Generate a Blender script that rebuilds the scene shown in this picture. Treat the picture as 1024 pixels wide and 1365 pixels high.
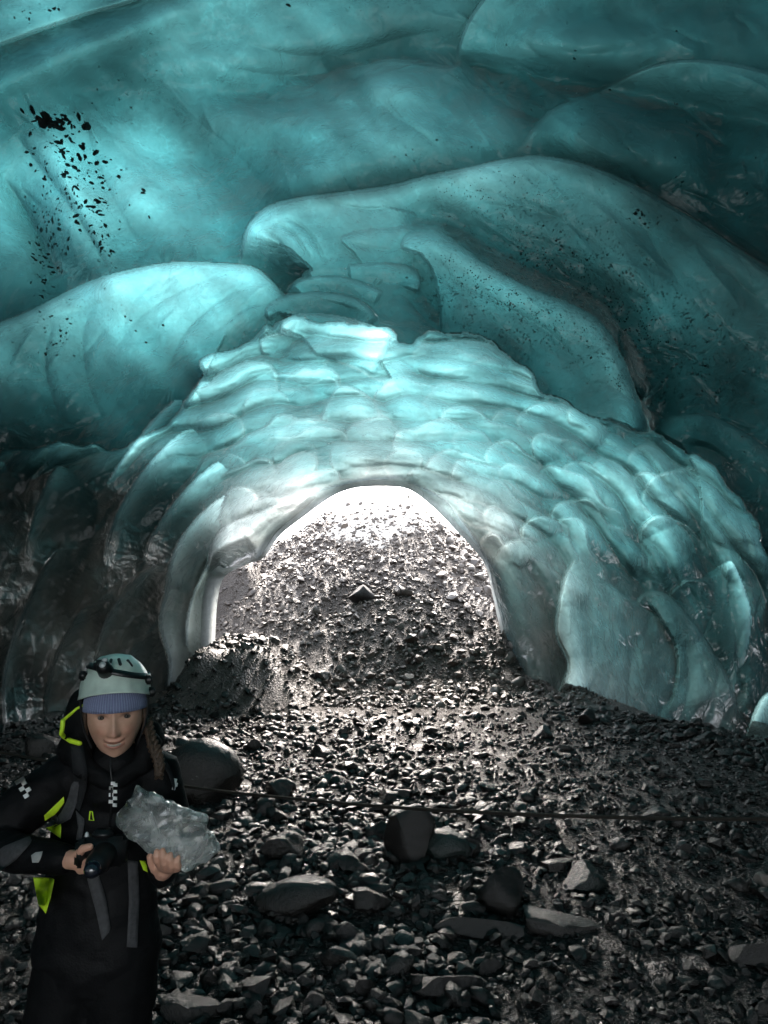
import bpy, bmesh, math, random
import numpy as np
from mathutils import Vector, Matrix, Euler

for _o in list(bpy.data.objects):
    bpy.data.objects.remove(_o)
random.seed(7)
rng = np.random.default_rng(11)
S = bpy.context.scene
COL = S.collection

# ------------------------------------------------------------------ camera
CAM = np.array([0.0, 0.0, 1.65])
PITCH = math.radians(9.5)
FPX = 1005.0                      # focal length in photograph pixels (1024 wide)
cd = bpy.data.cameras.new('view')
cd.sensor_fit = 'HORIZONTAL'
cd.sensor_width = 36.0
cd.lens = 36.0 * FPX / 1024.0
cd.clip_start = 0.05
cd.clip_end = 2000.0
cam = bpy.data.objects.new('view', cd)
COL.objects.link(cam)
cam.location = CAM
cam.rotation_euler = (math.pi / 2 + PITCH, 0, 0)
S.camera = cam

# ------------------------------------------------------------------ sky and sun
SUN_EL, SUN_AZ = math.radians(39), math.radians(3)
W = bpy.data.worlds.new('World')
S.world = W
W.use_nodes = True
wn = W.node_tree
wn.nodes.clear()
sky = wn.nodes.new('ShaderNodeTexSky')
sky.sky_type = 'NISHITA'
sky.sun_disc = False
sky.sun_elevation = SUN_EL
sky.sun_rotation = SUN_AZ
sky.air_density = 1.0
sky.dust_density = 2.0
bg = wn.nodes.new('ShaderNodeBackground')
bg.inputs['Strength'].default_value = 0.15
wo = wn.nodes.new('ShaderNodeOutputWorld')
hs = wn.nodes.new('ShaderNodeHueSaturation')          # thin overcast: the sky is nearly white
hs.inputs['Saturation'].default_value = 0.30
wn.links.new(sky.outputs[0], hs.inputs['Color'])
wn.links.new(hs.outputs[0], bg.inputs[0])
wn.links.new(bg.outputs[0], wo.inputs[0])
sl = bpy.data.lights.new('sun', 'SUN')
sl.energy = 1.5
sl.angle = math.radians(40)
sl.color = (1.0, 0.84, 0.71)
so = bpy.data.objects.new('sun', sl)
COL.objects.link(so)
sd = Vector((math.sin(SUN_AZ) * math.cos(SUN_EL), math.cos(SUN_AZ) * math.cos(SUN_EL), math.sin(SUN_EL)))
so.rotation_euler = sd.to_track_quat('Z', 'Y').to_euler()
so.location = (0, 30, 40)

S.view_settings.view_transform = 'Standard'
S.view_settings.look = 'None'
S.view_settings.exposure = 3.25
S.view_settings.gamma = 1.0
S.view_settings.use_curve_mapping = False
S.render.engine = 'CYCLES'
S.cycles.use_denoising = True
S.cycles.max_bounces = 8
S.cycles.diffuse_bounces = 4
S.cycles.glossy_bounces = 3
S.cycles.transmission_bounces = 6
S.cycles.caustics_reflective = False
S.cycles.caustics_refractive = False
S.cycles.sample_clamp_indirect = 4.0

# ------------------------------------------------------------------ helpers
CA, SA = math.cos(PITCH), math.sin(PITCH)
def rays(px, py):
    """unit view directions through photograph pixels (used only to read off where things stand)"""
    u = (np.asarray(px, float) - 512.0) / FPX
    v = (682.5 - np.asarray(py, float)) / FPX
    d = np.stack([u, CA - v * SA, SA + v * CA], -1)
    return d / np.linalg.norm(d, axis=-1, keepdims=True)
def at(px, py, y):
    """world point at depth y that stands where pixel (px, py) looks"""
    d = rays(px, py)
    return CAM + d * (y / d[..., 1:2])
def A3(px, py, y):
    return Vector(at(px, py, y).tolist())
def project(P):
    q = np.asarray(P, float) - CAM
    f = q[..., 1] * CA + q[..., 2] * SA
    up = -q[..., 1] * SA + q[..., 2] * CA
    return 512 + FPX * q[..., 0] / f, 682.5 - FPX * up / f

def sstep(a, b, x):
    t = np.clip((x - a) / (b - a), 0, 1)
    return t * t * (3 - 2 * t)

_perm = rng.random((64, 64, 64)).astype(np.float32)
def vnoise(P):
    P = np.asarray(P, np.float32)
    i = np.floor(P).astype(np.int32)
    f = P - i
    f = f * f * (3 - 2 * f)
    i0 = i & 63
    i1 = (i + 1) & 63
    x0, y0, z0 = i0[..., 0], i0[..., 1], i0[..., 2]
    x1, y1, z1 = i1[..., 0], i1[..., 1], i1[..., 2]
    fx, fy, fz = f[..., 0], f[..., 1], f[..., 2]
    def L(a, b, t): return a + (b - a) * t
    return L(L(L(_perm[x0, y0, z0], _perm[x1, y0, z0], fx), L(_perm[x0, y1, z0], _perm[x1, y1, z0], fx), fy),
             L(L(_perm[x0, y0, z1], _perm[x1, y0, z1], fx), L(_perm[x0, y1, z1], _perm[x1, y1, z1], fx), fy), fz) * 2 - 1
def fbm(P, octv=4, gain=.5):
    P = np.asarray(P, np.float32)
    s = 0; a = 1.0
    for k in range(octv):
        s = s + a * vnoise(P * (2.03 ** k) + 17.3 * k)
        a *= gain
    return s
def fbm2(x, y, octv=4, gain=.5):
    return fbm(np.stack([x, y, np.zeros_like(x) + 3.7], -1), octv, gain)

def mesh_from(name, V, F, smooth=True):
    """V (n,3) and F (m,k) arrays, all faces with the same number of corners"""
    V = np.asarray(V, np.float32); F = np.asarray(F, np.int32)
    me = bpy.data.meshes.new(name)
    me.vertices.add(len(V)); me.vertices.foreach_set('co', V.ravel())
    k = F.shape[1]
    me.loops.add(F.size); me.loops.foreach_set('vertex_index', F.ravel())
    me.polygons.add(len(F))
    me.polygons.foreach_set('loop_start', np.arange(0, F.size, k, dtype=np.int32))
    me.polygons.foreach_set('loop_total', np.full(len(F), k, np.int32))
    me.polygons.foreach_set('use_smooth', np.full(len(F), smooth, bool))
    me.update(calc_edges=True)
    return me
def link(name, me, mat=None, parent=None):
    o = bpy.data.objects.new(name, me)
    COL.objects.link(o)
    if mat is not None and me is not None and len(me.materials) == 0:
        me.materials.append(mat)
    if parent is not None:
        o.parent = parent
    return o
def tag(o, label=None, cat=None, group=None, kind=None):
    if label: o['label'] = label
    if cat: o['category'] = cat
    if group: o['group'] = group
    if kind: o['kind'] = kind
    return o
def empty(name, loc=(0, 0, 0)):
    o = bpy.data.objects.new(name, None)
    o.location = loc
    o.empty_display_size = .2
    COL.objects.link(o)
    return o

# node helper
class NT:
    def __init__(s, name):
        s.m = bpy.data.materials.new(name); s.m.use_nodes = True
        s.t = s.m.node_tree; s.t.nodes.clear()
        s.out = s.t.nodes.new('ShaderNodeOutputMaterial')
    def n(s, typ, ins=None, **kw):
        nd = s.t.nodes.new(typ)
        for k, v in kw.items(): setattr(nd, k, v)
        for k, v in (ins or {}).items():
            if hasattr(v, 'is_linked') or isinstance(v, bpy.types.NodeSocket): s.t.links.new(v, nd.inputs[k])
            else: nd.inputs[k].default_value = v
        return nd
    def math(s, op, a, b=None, clamp=False):
        nd = s.t.nodes.new('ShaderNodeMath'); nd.operation = op; nd.use_clamp = clamp
        for i, v in enumerate((a, b)):
            if v is None: continue
            if isinstance(v, bpy.types.NodeSocket): s.t.links.new(v, nd.inputs[i])
            else: nd.inputs[i].default_value = v
        return nd.outputs[0]
    def ramp(s, fac, stops, interp='LINEAR'):
        nd = s.t.nodes.new('ShaderNodeValToRGB'); nd.color_ramp.interpolation = interp
        el = nd.color_ramp.elements
        while len(el) < len(stops): el.new(0.5)
        for e, (p, c) in zip(el, stops):
            e.position = p; e.color = c if len(c) == 4 else (*c, 1)
        s.t.links.new(fac, nd.inputs[0])
        return nd.outputs[0]
    def mix(s, fac, a, b, blend='MIX'):
        nd = s.t.nodes.new('ShaderNodeMix'); nd.data_type = 'RGBA'; nd.blend_type = blend
        for i, v in ((0, fac), (6, a), (7, b)):
            if isinstance(v, bpy.types.NodeSocket): s.t.links.new(v, nd.inputs[i])
            else: nd.inputs[i].default_value = v if i == 0 or len(v) == 4 else (*v, 1)
        return nd.outputs[2]
    def surf(s, sock):
        s.t.links.new(sock, s.out.inputs['Surface']); return s.m
# ------------------------------------------------------------------ cave floor shape
def floor_z(x, y):
    x = np.asarray(x, float); y = np.asarray(y, float)
    z = np.interp(y, [-30, -8, 2, 3, 5, 7, 9, 11, 14, 60], [-.2, -.2, -.12, -.02, .15, .40, .60, .85, 1.0, 1.0])
    z = z + .10 * np.clip((np.abs(x) - 1.9) / 1.4, 0, 1.5) ** 2 * sstep(2.2, 5, y)
    # slumped bank of silt at the left foot of the arch
    b = sstep(-.60, -1.85, x + .10 * np.sin(y * 2.1)) * sstep(-3.0, -2.35, x) * sstep(9.7, 10.5, y - .3 * (x + 1.5)) * sstep(12.6, 11.4, y)
    z = z + b * (.80 + .12 * fbm2(x * 1.3, y * 1.3, 2))
    z = z + .13 * np.exp(-((x - .05) / .55) ** 2 - ((y - 8.9) / .35) ** 2)
    z = z + .10 * np.exp(-((x + .5) / .8) ** 2 - ((y - 5.0) / .5) ** 2)
    # heap of gravel beyond the arch, backed by a moraine slope
    dx = np.abs(x + .12); dy = np.where(y < 16.6, (y - 16.6) * .96, (y - 16.6) * .55)
    d = np.sqrt(dx * dx * 1.05 + dy * dy + .18)
    m = 5.32 - .79 * d + .16 * fbm2(x * .9 + 5, y * .9, 3)
    bk = np.where(x < 0, np.clip((dx - 1.9) * 1.2 + 2.5, 0, 5.0) * sstep(12.6, 14.2, y) * sstep(1.5, 2.4, dx), np.clip((dx - 2.6) * 1.5 + 2.2, 0, 6.0) * sstep(13.0, 15.0, y))
    m = np.maximum(m, bk)
    k = .25
    h = np.clip(.5 + .5 * (m - z) / k, 0, 1)
    z = z + (m - z) * h + k * h * (1 - h)
    return z
def floor_fine(x, y):
    return floor_z(x, y) + .035 * fbm2(x * 2.3, y * 2.3, 3) + .012 * fbm2(x * 9, y * 9, 3)

# ------------------------------------------------------------------ cave section
_yk = np.array([-9, -5, -1, 2, 4, 5.5, 7, 9, 11, 12.5, 15])
_wk = np.array([2.9, 3.8, 4.8, 5.0, 4.9, 4.4, 3.65, 2.95, 2.38, 2.28, 2.25])
_ck = np.array([0, 0, 0, 0, -.05, -.1, -.12, -.16, -.22, -.25, -.25])
_hk = np.array([2.6, 3.9, 5.3, 5.8, 5.6, 5.05, 4.6, 4.2, 3.97, 3.86, 3.6])
_ys = np.linspace(-9, 15, 481)
def _sm(k):
    v = np.interp(_ys, _yk, k)
    ker = np.exp(-np.linspace(-2, 2, 41) ** 2); ker /= ker.sum()
    return np.convolve(np.pad(v, 20, mode='edge'), ker, 'valid')
_ws, _cs, _hs = _sm(_wk), _sm(_ck), _sm(_hk)
def sect(P):
    y = P[..., 1]
    w = np.interp(y, _ys, _ws); c = np.interp(y, _ys, _cs); h = np.interp(y, _ys, _hs)
    z = np.clip((P[..., 2] - .2) / (h - .2), 0, None)
    return (np.abs(P[..., 0] - c) / w) ** 2.25 + z ** 2.25 - 1

def axis(a, b, step, lo, hi, g=1.22):
    core = list(np.arange(a, b + step, step))
    s = step; v = core[-1]; up = []
    while v < hi:
        s *= g; v += s; up.append(v)
    s = step; v = core[0]; dn = []
    while v > lo:
        s *= g; v -= s; dn.append(v)
    return np.array(dn[::-1] + core + up)
STEP = 1.75
PX = axis(-24, 1048, STEP, -1500, 2500)
PY = np.concatenate([axis(-24, 1075, STEP, -1300, 1075), [1082, 1095, 1115, 1150, 1200, 1280, 1380]])
GX, GY = np.meshgrid(PX, PY)

# outline of the opening at the far end of the tunnel
HOLE = np.array([(240, 1010), (262, 950), (283, 892), (287, 850), (290, 802), (300, 768), (330, 752), (352, 743), (374, 713), (406, 688),
                 (436, 666), (460, 654), (484, 649), (512, 648), (544, 652), (574, 673), (604, 703), (644, 748), (656, 790), (670, 850),
                 (690, 900), (700, 948), (720, 1010)], float)
def smooth_poly(p, n=6, closed=False):
    """Catmull-Rom refinement"""
    p = np.asarray(p, float)
    if closed: q = np.vstack([p[-1], p, p[0], p[1]])
    else: q = np.vstack([2 * p[0] - p[1], p, 2 * p[-1] - p[-2]])
    t = np.linspace(0, 1, n, endpoint=False)[:, None]
    out = []
    for i in range(1, len(q) - 2):
        a, b, c, d = q[i - 1], q[i], q[i + 1], q[i + 2]
        out.append(.5 * (2 * b + (c - a) * t + (2 * a - 5 * b + 4 * c - d) * t ** 2 + (-a + 3 * b - 3 * c + d) * t ** 3))
    out = np.vstack(out)
    return out if closed else np.vstack([out, p[-1]])
def seg_dist(X, Y, pl, closed=False):
    """distance to a polyline, signed by side (+ to the right of travel in image, i.e. below a left-to-right line), and arc parameter"""
    pl = np.asarray(pl, float)
    if closed: pl = np.vstack([pl, pl[0]])
    best = np.full(X.shape, 1e9); sgn = np.ones(X.shape); tt = np.zeros(X.shape)
    bx = np.zeros(X.shape); by = np.zeros(X.shape)
    ln = np.concatenate([[0], np.cumsum(np.hypot(*np.diff(pl, axis=0).T))])
    for i in range(len(pl) - 1):
        ax, ay = pl[i]; dx, dy = pl[i + 1] - pl[i]
        L2 = dx * dx + dy * dy + 1e-9
        t = np.clip(((X - ax) * dx + (Y - ay) * dy) / L2, 0, 1)
        qx, qy = ax + t * dx, ay + t * dy
        d = (X - qx) ** 2 + (Y - qy) ** 2
        m = d < best
        best = np.where(m, d, best)
        sgn = np.where(m, np.sign(dx * (Y - ay) - dy * (X - ax)), sgn)
        tt = np.where(m, (ln[i] + t * (ln[i + 1] - ln[i])) / ln[-1], tt)
        bx = np.where(m, qx, bx); by = np.where(m, qy, by)
    return np.sqrt(best), sgn, tt, bx, by
def inside(X, Y, pl):
    pl = np.asarray(pl, float); c = np.zeros(X.shape, bool); j = len(pl) - 1
    for i in range(len(pl)):
        xi, yi = pl[i]; xj, yj = pl[j]
        c ^= ((yi > Y) != (yj > Y)) & (X < (xj - xi) * (Y - yi) / (yj - yi + 1e-12) + xi)
        j = i
    return c
HOLES = smooth_poly(HOLE, 5)
m_near = (GX > 150) & (GX < 820) & (GY > 540) & (GY < 1080)
hin = np.zeros(GX.shape, bool)
hin[m_near] = inside(GX[m_near], GY[m_near], HOLES)
hd = np.full(GX.shape, 1e3)
_d, _, _, _bx, _by = seg_dist(GX[m_near], GY[m_near], HOLES)
hd[m_near] = _d
# grid corners that fall just inside the opening are pulled onto its rim
tx = GX.copy(); ty = GY.copy()
tx[m_near] = _bx; ty[m_near] = _by
snap = hin & (hd < STEP * 1.6)
GX = np.where(snap, tx, GX); GY = np.where(snap, ty, GY)
keepv = ~hin | snap

# ---- distance of the undisturbed vault along each direction
D = rays(GX, GY)
def hit(D):
    ts = np.concatenate([np.linspace(.4, 4, 14)[:-1], np.linspace(4, 15.5, 70)])
    r = np.full(D.shape[:-1], np.nan); fp = None; tp = None
    for t in ts:
        f = sect(CAM + D * t)
        if fp is not None:
            m = np.isnan(r) & (f > 0)
            r = np.where(m, tp + (t - tp) * (-fp) / (f - fp + 1e-9), r)
        fp, tp = f, t
    return r
R0 = hit(D)
ymax = 14.0 / np.maximum(D[..., 1], .05)
R0 = np.where(np.isnan(R0), ymax, R0)
R0 = np.minimum(R0, ymax)

# ---- relief towards the inside of the cave, in metres, and which formation it belongs to
HH = np.zeros(GX.shape); ID = np.zeros(GX.shape, int); RIM = np.full(GX.shape, 60.0)
KINDS = ['ice_ceiling']
def window(pts, pad):
    pts = np.asarray(pts, float)
    x0, y0 = pts.min(0) - pad; x1, y1 = pts.max(0) + pad
    i0, i1 = np.searchsorted(PX, [x0, x1]); j0, j1 = np.searchsorted(PY, [y0, y1])
    return slice(j0, j1), slice(i0, i1)
def put(sl, h, e, name):
    i = len(KINDS); KINDS.append(name)
    cur = HH[sl]; m = (h > cur) & (e > 0)
    HH[sl] = np.where(m, h, cur); ID[sl] = np.where(m, i, ID[sl]); RIM[sl] = np.where(m, e, RIM[sl])
def rnd_rim(e, w):
    a = np.clip(e / 3.2, 0, 1); a = a * a * (3 - 2 * a)
    t = np.clip(e / (w * 2.2), 0, 1)
    return .66 * a + .34 * np.sqrt(np.clip(1 - (1 - t) ** 2, 0, 1)) * np.clip(e / 2, 0, 1)
def edge_lobe(pts, L, A, wr=10, t0=.12, t1=.12, name='ice_fold', q=1.3, flip=False, base=0.0):
    pl = smooth_poly(pts, 6)
    if flip: pl = pl[::-1]
    sl = window(pl, L * 1.1)
    d, s, t, _, _ = seg_dist(GX[sl], GY[sl], pl)
    e = d * s
    tp = np.minimum(sstep(-.001, t0, t), sstep(1.001, 1 - t1, t)) if t0 > 0 else 1
    h = A * rnd_rim(e, wr) * np.clip(1 - (np.clip(e, 0, None) / L), 0, 1) ** q * tp + base
    put(sl, np.where((e > 0) & (e < L), h, -9), e, name)
def poly_lobe(pts, A, wr=14, name='ice_fold', tilt=(0, 0), ridge=None):
    pl = smooth_poly(pts, 5, closed=True)
    sl = window(pl, 4)
    X, Y = GX[sl], GY[sl]
    ins = inside(X, Y, pl)
    d, _, _, _, _ = seg_dist(X, Y, pl, True)
    e = np.where(ins, d, -d)
    c = pl.mean(0)
    h = A * rnd_rim(e, wr) + (tilt[0] * (X - c[0]) + tilt[1] * (Y - c[1])) * rnd_rim(e, wr * 2)
    if ridge is not None:
        rp, ra, rw = ridge
        rd, _, _, _, _ = seg_dist(X, Y, smooth_poly(rp, 5))
        h = h + ra * np.exp(-(rd / rw) ** 2) * rnd_rim(e, wr)
    put(sl, np.where(ins, h, -9), e, name)
WX = 7 * fbm(np.stack([GX / 46, GY / 46, GX * 0 + .3], -1), 2)
WY = 7 * fbm(np.stack([GX / 46, GY / 46, GX * 0 + 9.3], -1), 2)
def scale_lobe(tip, tail, Wd, A, bend=0., outer=1, wr_o=.16, wr_i=1.0, name='ice_scallop'):
    tip = np.array(tip, float); tail = np.array(tail, float)
    L = np.hypot(*(tail - tip)); ax = (tail - tip) / L; nx = np.array([-ax[1], ax[0]])
    sl = window([tip, tail], Wd * 1.6 + abs(bend))
    X, Y = GX[sl] + WX[sl], GY[sl] + WY[sl]
    a = (X - tip[0]) * ax[0] + (Y - tip[1]) * ax[1]
    b = (X - tip[0]) * nx[0] + (Y - tip[1]) * nx[1] - bend * (a / L) ** 2
    b = b + Wd * .10 * np.sin(a / Wd * 2.3 + tip[0]) 
    a0 = min(Wd * 1.25, L * .45)
    q = np.clip(a0 - a, 0, None) * (Wd / a0)
    Wa = Wd * (1 - .55 * np.clip((a - a0) / (L - a0), 0, 1) ** 2)
    e = Wa - np.sqrt(q * q + b * b)
    lin = np.clip((outer * b + Wa) / (2 * Wa + 1e-6), 0, 1)
    st = sstep(0, 3.0, e)
    h = A * st * (.25 + .75 * lin) * sstep(-.02, .30, lin) * (1 - .85 * np.clip(a / L, 0, 1)) * (1 - sstep(.8, 1.0, a / L))
    put(sl, np.where(e > 0, h, -9), e, name)

# broad soft undulation first (adds, never replaces)
def soft(cx, cy, rx, ry, A, ang=0):
    c, s = math.cos(math.radians(ang)), math.sin(math.radians(ang))
    dx, dy = GX - cx, GY - cy
    return A * np.exp(-((dx * c + dy * s) / rx) ** 2 - ((-dx * s + dy * c) / ry) ** 2)
SOFT = (soft(230, 200, 150, 60, .25, 35) + soft(470, 90, 160, 30, .28, -12) - soft(560, 190, 110, 50, .30, 10)
        + soft(120, 60, 160, 26, -.28, -22) + soft(640, 90, 40, 110, .18, 20) + soft(860, 130, 200, 24, .30, 12)
        - soft(830, 200, 160, 40, .25, 15) - soft(800, 60, 160, 30, .20, 0) + soft(520, 110, 50, 28, -.10, 20)
        - soft(430, 230, 60, 30, .2, -20) + soft(60, 330, 30, 160, .16, -25) - soft(120, 320, 26, 150, .16, -25)
        + soft(700, 130, 30, 60, .15, -40) + soft(360, 130, 130, 20, .12, 6) - soft(390, 325, 46, 28, .2, 20)
        + soft(960, 200, 30, 40, .12, 0))
SOFT = SOFT + .07 * fbm(np.stack([GX / 150, GY / 95, GX * 0 + 1.5], -1), 3)

def crease(pts, A, w):
    """a sharp ridge line, running out at both ends"""
    global SOFT
    pl = smooth_poly(pts, 5); sl = window(pl, w * 5)
    d, sg, t, _, _ = seg_dist(GX[sl], GY[sl], pl)
    SOFT[sl] += A * np.exp(-d / np.where(sg > 0, w, w * .45)) * np.sin(np.pi * np.clip(t, 0, 1)) ** .6
for pts, A, w in [
    ([(300, 366), (250, 384), (190, 420), (150, 470)], .05, 18), ([(340, 380), (300, 396), (250, 440), (220, 500)], .05, 16), ([(372, 404), (330, 410), (290, 440)], .05, 10),
    ([(130, 400), (110, 450), (120, 520), (150, 580)], .04, 14), ([(70, 430), (60, 490), (80, 560)], .05, 14), ([(215, 370), (180, 400), (160, 450)], .03, 12),
    ([(20, 180), (60, 230), (110, 300), (150, 370)], .17, 26), ([(0, 230), (40, 290), (80, 370)], .15, 22), ([(110, 150), (130, 220), (170, 300), (200, 345)], .06, 24),
    ([(190, 120), (260, 160), (320, 210), (360, 260)], .06, 30), ([(330, 60), (400, 74), (470, 70), (530, 52), (590, 40)], .10, 16), ([(300, 90), (370, 100), (440, 98)], .05, 14),
    ([(620, 80), (660, 130), (720, 160), (750, 180)], .07, 18), ([(600, 250), (680, 262), (760, 300), (830, 350)], .06, 20), ([(640, 270), (700, 280), (760, 292)], .05, 10),
    ([(660, 300), (740, 330), (820, 380), (880, 420)], .05, 22), ([(560, 330), (600, 380), (660, 430), (730, 480)], .06, 20), ([(545, 345), (570, 400), (600, 430)], .05, 14),
    ([(600, 345), (660, 400), (740, 450), (800, 530)], .07, 18), ([(900, 300), (960, 350), (1030, 420)], .06, 24), ([(890, 590), (950, 600), (1010, 650)], .06, 12),
    ([(345, 300), (370, 320), (395, 352)], .08, 8), ([(362, 292), (392, 312), (416, 350)], .08, 8), ([(380, 288), (412, 310), (436, 352)], .07, 8), ([(340, 318), (352, 340), (372, 356)], .06, 7),
    ([(440, 268), (480, 278), (530, 276)], .06, 10), ([(460, 320), (490, 330), (530, 334)], .05, 9), ([(420, 400), (450, 405), (490, 420)], .05, 6), ([(700, 60), (800, 70), (900, 40)], .06, 26)]:
    crease(pts, A, w)
rc = random.Random(31)
def flow(x, y):
    if y > 455 + .0011 * (x - 500) ** 2:                      # the comb: along the arch
        a = math.atan2((x - 495) / 1.28, 882 - y); v = (math.cos(a), math.sin(a) * .95)
        return v if x > 495 else (-v[0], -v[1])
    return (.80, .60) if x > 520 else (.58, .81) if y < 350 else (.8, -.6)
for _ in range(230):
    x, y = rc.uniform(10, 1014), rc.uniform(10, 900)
    L = rc.uniform(40, 120); c = rc.uniform(-.4, .4); pts = [(x, y)]
    for k in range(4):
        v = flow(*pts[-1]); v = (v[0] - v[1] * c, v[1] + v[0] * c); n = math.hypot(*v)
        pts.append((pts[-1][0] + v[0] / n * L / 4 + rc.gauss(0, 2), pts[-1][1] + v[1] / n * L / 4 + rc.gauss(0, 2)))
    arch = y > 455
    crease(pts, rc.choice((-1, 1)) * rc.uniform(.012, .035) * (1.3 if arch else 1.0), rc.uniform(4, 11))
# ---- great folds of the ceiling
poly_lobe([(-260, 140), (-60, 78), (0, 60), (60, 38), (120, 18), (185, -2), (240, -40), (200, -260), (-260, -260)], .22, 6, 'ice_slab')
edge_lobe([(608, 84), (612, 58), (624, 28), (645, -4), (690, -60), (740, -130)], 190, .30, 34, .08, .05, 'ice_fold')
edge_lobe([(470, 96), (510, 80), (550, 82), (600, 88), (616, 76)], 120, .14, 16, .1, .1, 'ice_fold')
edge_lobe([(690, 200), (730, 150), (800, 118), (880, 84), (960, 82), (1060, 108), (1200, 170)], 170, .30, 46, .1, .02, 'ice_fold')
edge_lobe([(920, 215), (930, 190), (955, 184), (985, 196), (1000, 240)], 60, .08, 10, .1, .1, 'ice_fold')
edge_lobe([(318, 352), (328, 306), (352, 278), (395, 264), (450, 257), (520, 247), (560, 236), (620, 224), (680, 211), (722, 208), (780, 219),
           (850, 249), (920, 289), (980, 329), (1040, 368), (1130, 430), (1250, 540)], 360, .75, 15, .05, .02, 'ice_fold', 1.1)
edge_lobe([(525, 262), (560, 252), (600, 250), (622, 258), (612, 276), (590, 300)], 60, .62, 8, .1, .1, 'ice_fold', .4)
edge_lobe([(440, 330), (455, 312), (480, 304), (525, 300), (560, 296), (590, 305), (620, 330), (650, 352)], 110, .74, 8, .08, .1, 'ice_fold', .5)
SOFT_RIDGE = [([(560, 286), (606, 298), (652, 326), (712, 358), (770, 382), (816, 412), (848, 462), (866, 522), (874, 566)], .26, 30)]
_h0, _i0, _r0 = HH.copy(), ID.copy(), RIM.copy()
edge_lobe([(528, 352), (532, 326), (548, 308), (592, 312), (640, 346), (702, 381), (760, 404), (802, 431), (832, 478), (852, 532), (868, 580)], 190, .92, 12, .06, .03, 'ice_fold', .9)
_cid = len(KINDS) - 1
edge_lobe([(866, 556), (840, 508), (823, 452), (833, 418), (858, 403), (890, 409), (924, 444), (950, 500)], 140, .50, 22, .12, .2, 'ice_bulge', 1.0)
edge_lobe([(866, 584), (884, 560), (915, 551), (955, 556), (1000, 580), (1050, 616), (1110, 670), (1200, 780)], 230, .62, 10, .04, .02, 'ice_fold', .8)
edge_lobe([(-300, 600), (-120, 500), (-40, 446), (30, 419), (80, 394), (130, 372), (180, 358), (232, 350), (292, 351), (338, 356), (366, 378), (392, 410), (420, 450)],
          330, .75, 16, .03, .12, 'ice_fold', 1.0)
edge_lobe([(372, 446), (354, 424), (356, 404), (384, 392), (430, 388), (478, 398), (506, 424), (516, 444)], 60, .70, 7, .15, .15, 'ice_lip', .8)
edge_lobe([(368, 452), (378, 428), (402, 416), (440, 418), (490, 430), (535, 452)], 60, .74, 6, .1, .1, 'ice_lip', .6)
edge_lobe([(340, 300), (352, 288), (378, 286), (400, 300), (408, 330), (398, 356)], 30, .44, 6, .1, .1, 'ice_lip', .6)
edge_lobe([(400, 296), (420, 296), (442, 316), (456, 344), (450, 358)], 30, .48, 6, .1, .1, 'ice_lip', .6)
edge_lobe([(452, 352), (500, 348), (545, 352), (562, 372), (556, 400)], 60, .70, 8, .1, .1, 'ice_fold', .6)
edge_lobe([(400, 366), (420, 356), (460, 354), (500, 362), (520, 380)], 40, .62, 6, .1, .1, 'ice_lip', .6)
edge_lobe([(380, 388), (402, 370), (440, 366), (476, 372), (520, 392)], 44, .68, 6, .1, .1, 'ice_lip', .6)
LIPS2 = [([(538, 466), (556, 450), (590, 442), (630, 441), (662, 452), (690, 474), (712, 500), (740, 534)], 46, .35),
         ([(600, 478), (640, 470), (690, 486), (724, 516), (744, 540)], 40, .25)]

# the whole comb of scallops lies behind the lip of the great folds
ARCH = [(-120, 650), (0, 606), (60, 590), (112, 594), (172, 596), (222, 556), (264, 512), (262, 486), (300, 468), (345, 456), (366, 430), (400, 424), (450, 432), (508, 440),
        (545, 462), (575, 448), (620, 444), (655, 455), (690, 482), (722, 517), (762, 546), (800, 553), (835, 566), (869, 580), (915, 600), (960, 632), (1000, 680), (1024, 740), (1060, 900),
        (1080, 1200), (-160, 1200), (-160, 800)]
_pl = smooth_poly(ARCH, 5, closed=True)
_wx = GX + 8 * fbm(np.stack([GX / 38, GY / 38, GX * 0 + .7], -1), 3)
_wy = GY + 8 * fbm(np.stack([GX / 38, GY / 38, GX * 0 + 4.7], -1), 3)
_ins = inside(_wx, _wy, _pl)
_d, _, _, _, _ = seg_dist(_wx, _wy, _pl, True)
ARCHF = np.where(_ins, .48 * sstep(0, 3.0, _d) + .20 * sstep(0, 70, _d), 0) * sstep(-60, 0, GX) * sstep(1080, 1000, GX)

_m = (ARCHF > 0) & (ID == _cid)                     # the tongue ends at its lower lip
HH = np.where(_m, _h0, HH); ID = np.where(_m, _i0, ID); RIM = np.where(_m, _r0, RIM)
# ---- combed scallops that run down both sides of the arch
for (tip, tail, wd, A, bend, out) in [
    ((246, 494), (352, 476), 22, .50, 6, -1), ((342, 462), (430, 470), 20, .50, 4, -1), ((444, 456), (540, 505), 26, .40, -6, -1),
    ((545, 470), (700, 520), 28, .42, -10, -1), ((470, 462), (545, 500), 26, .36, 0, -1)]:
    scale_lobe(tip, tail, wd, A, bend, out)
for (tip, tail, wd, A, bend, out) in [
    ((430, 488), (410, 560), 40, .26, 10, 1), ((520, 500), (560, 580), 44, .28, -10, -1), ((470, 520), (462, 590), 36, .24, 6, 1), ((575, 520), (640, 570), 34, .26, -8, -1),
    ((380, 520), (330, 590), 36, .28, 8, 1), ((500, 556), (500, 620), 42, .20, 4, 1), ((440, 560), (424, 622), 36, .20, 6, 1), ((556, 566), (590, 622), 36, .20, -6, -1),
    ((470, 590), (460, 640), 30, .15, 4, 1), ((528, 596), (545, 640), 30, .15, -4, -1), ((410, 592), (370, 640), 28, .18, 6, 1), ((610, 580), (660, 630), 30, .22, -8, -1)]:
    scale_lobe(tip, tail, wd, A, bend, out, .2, 1.2)
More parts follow.
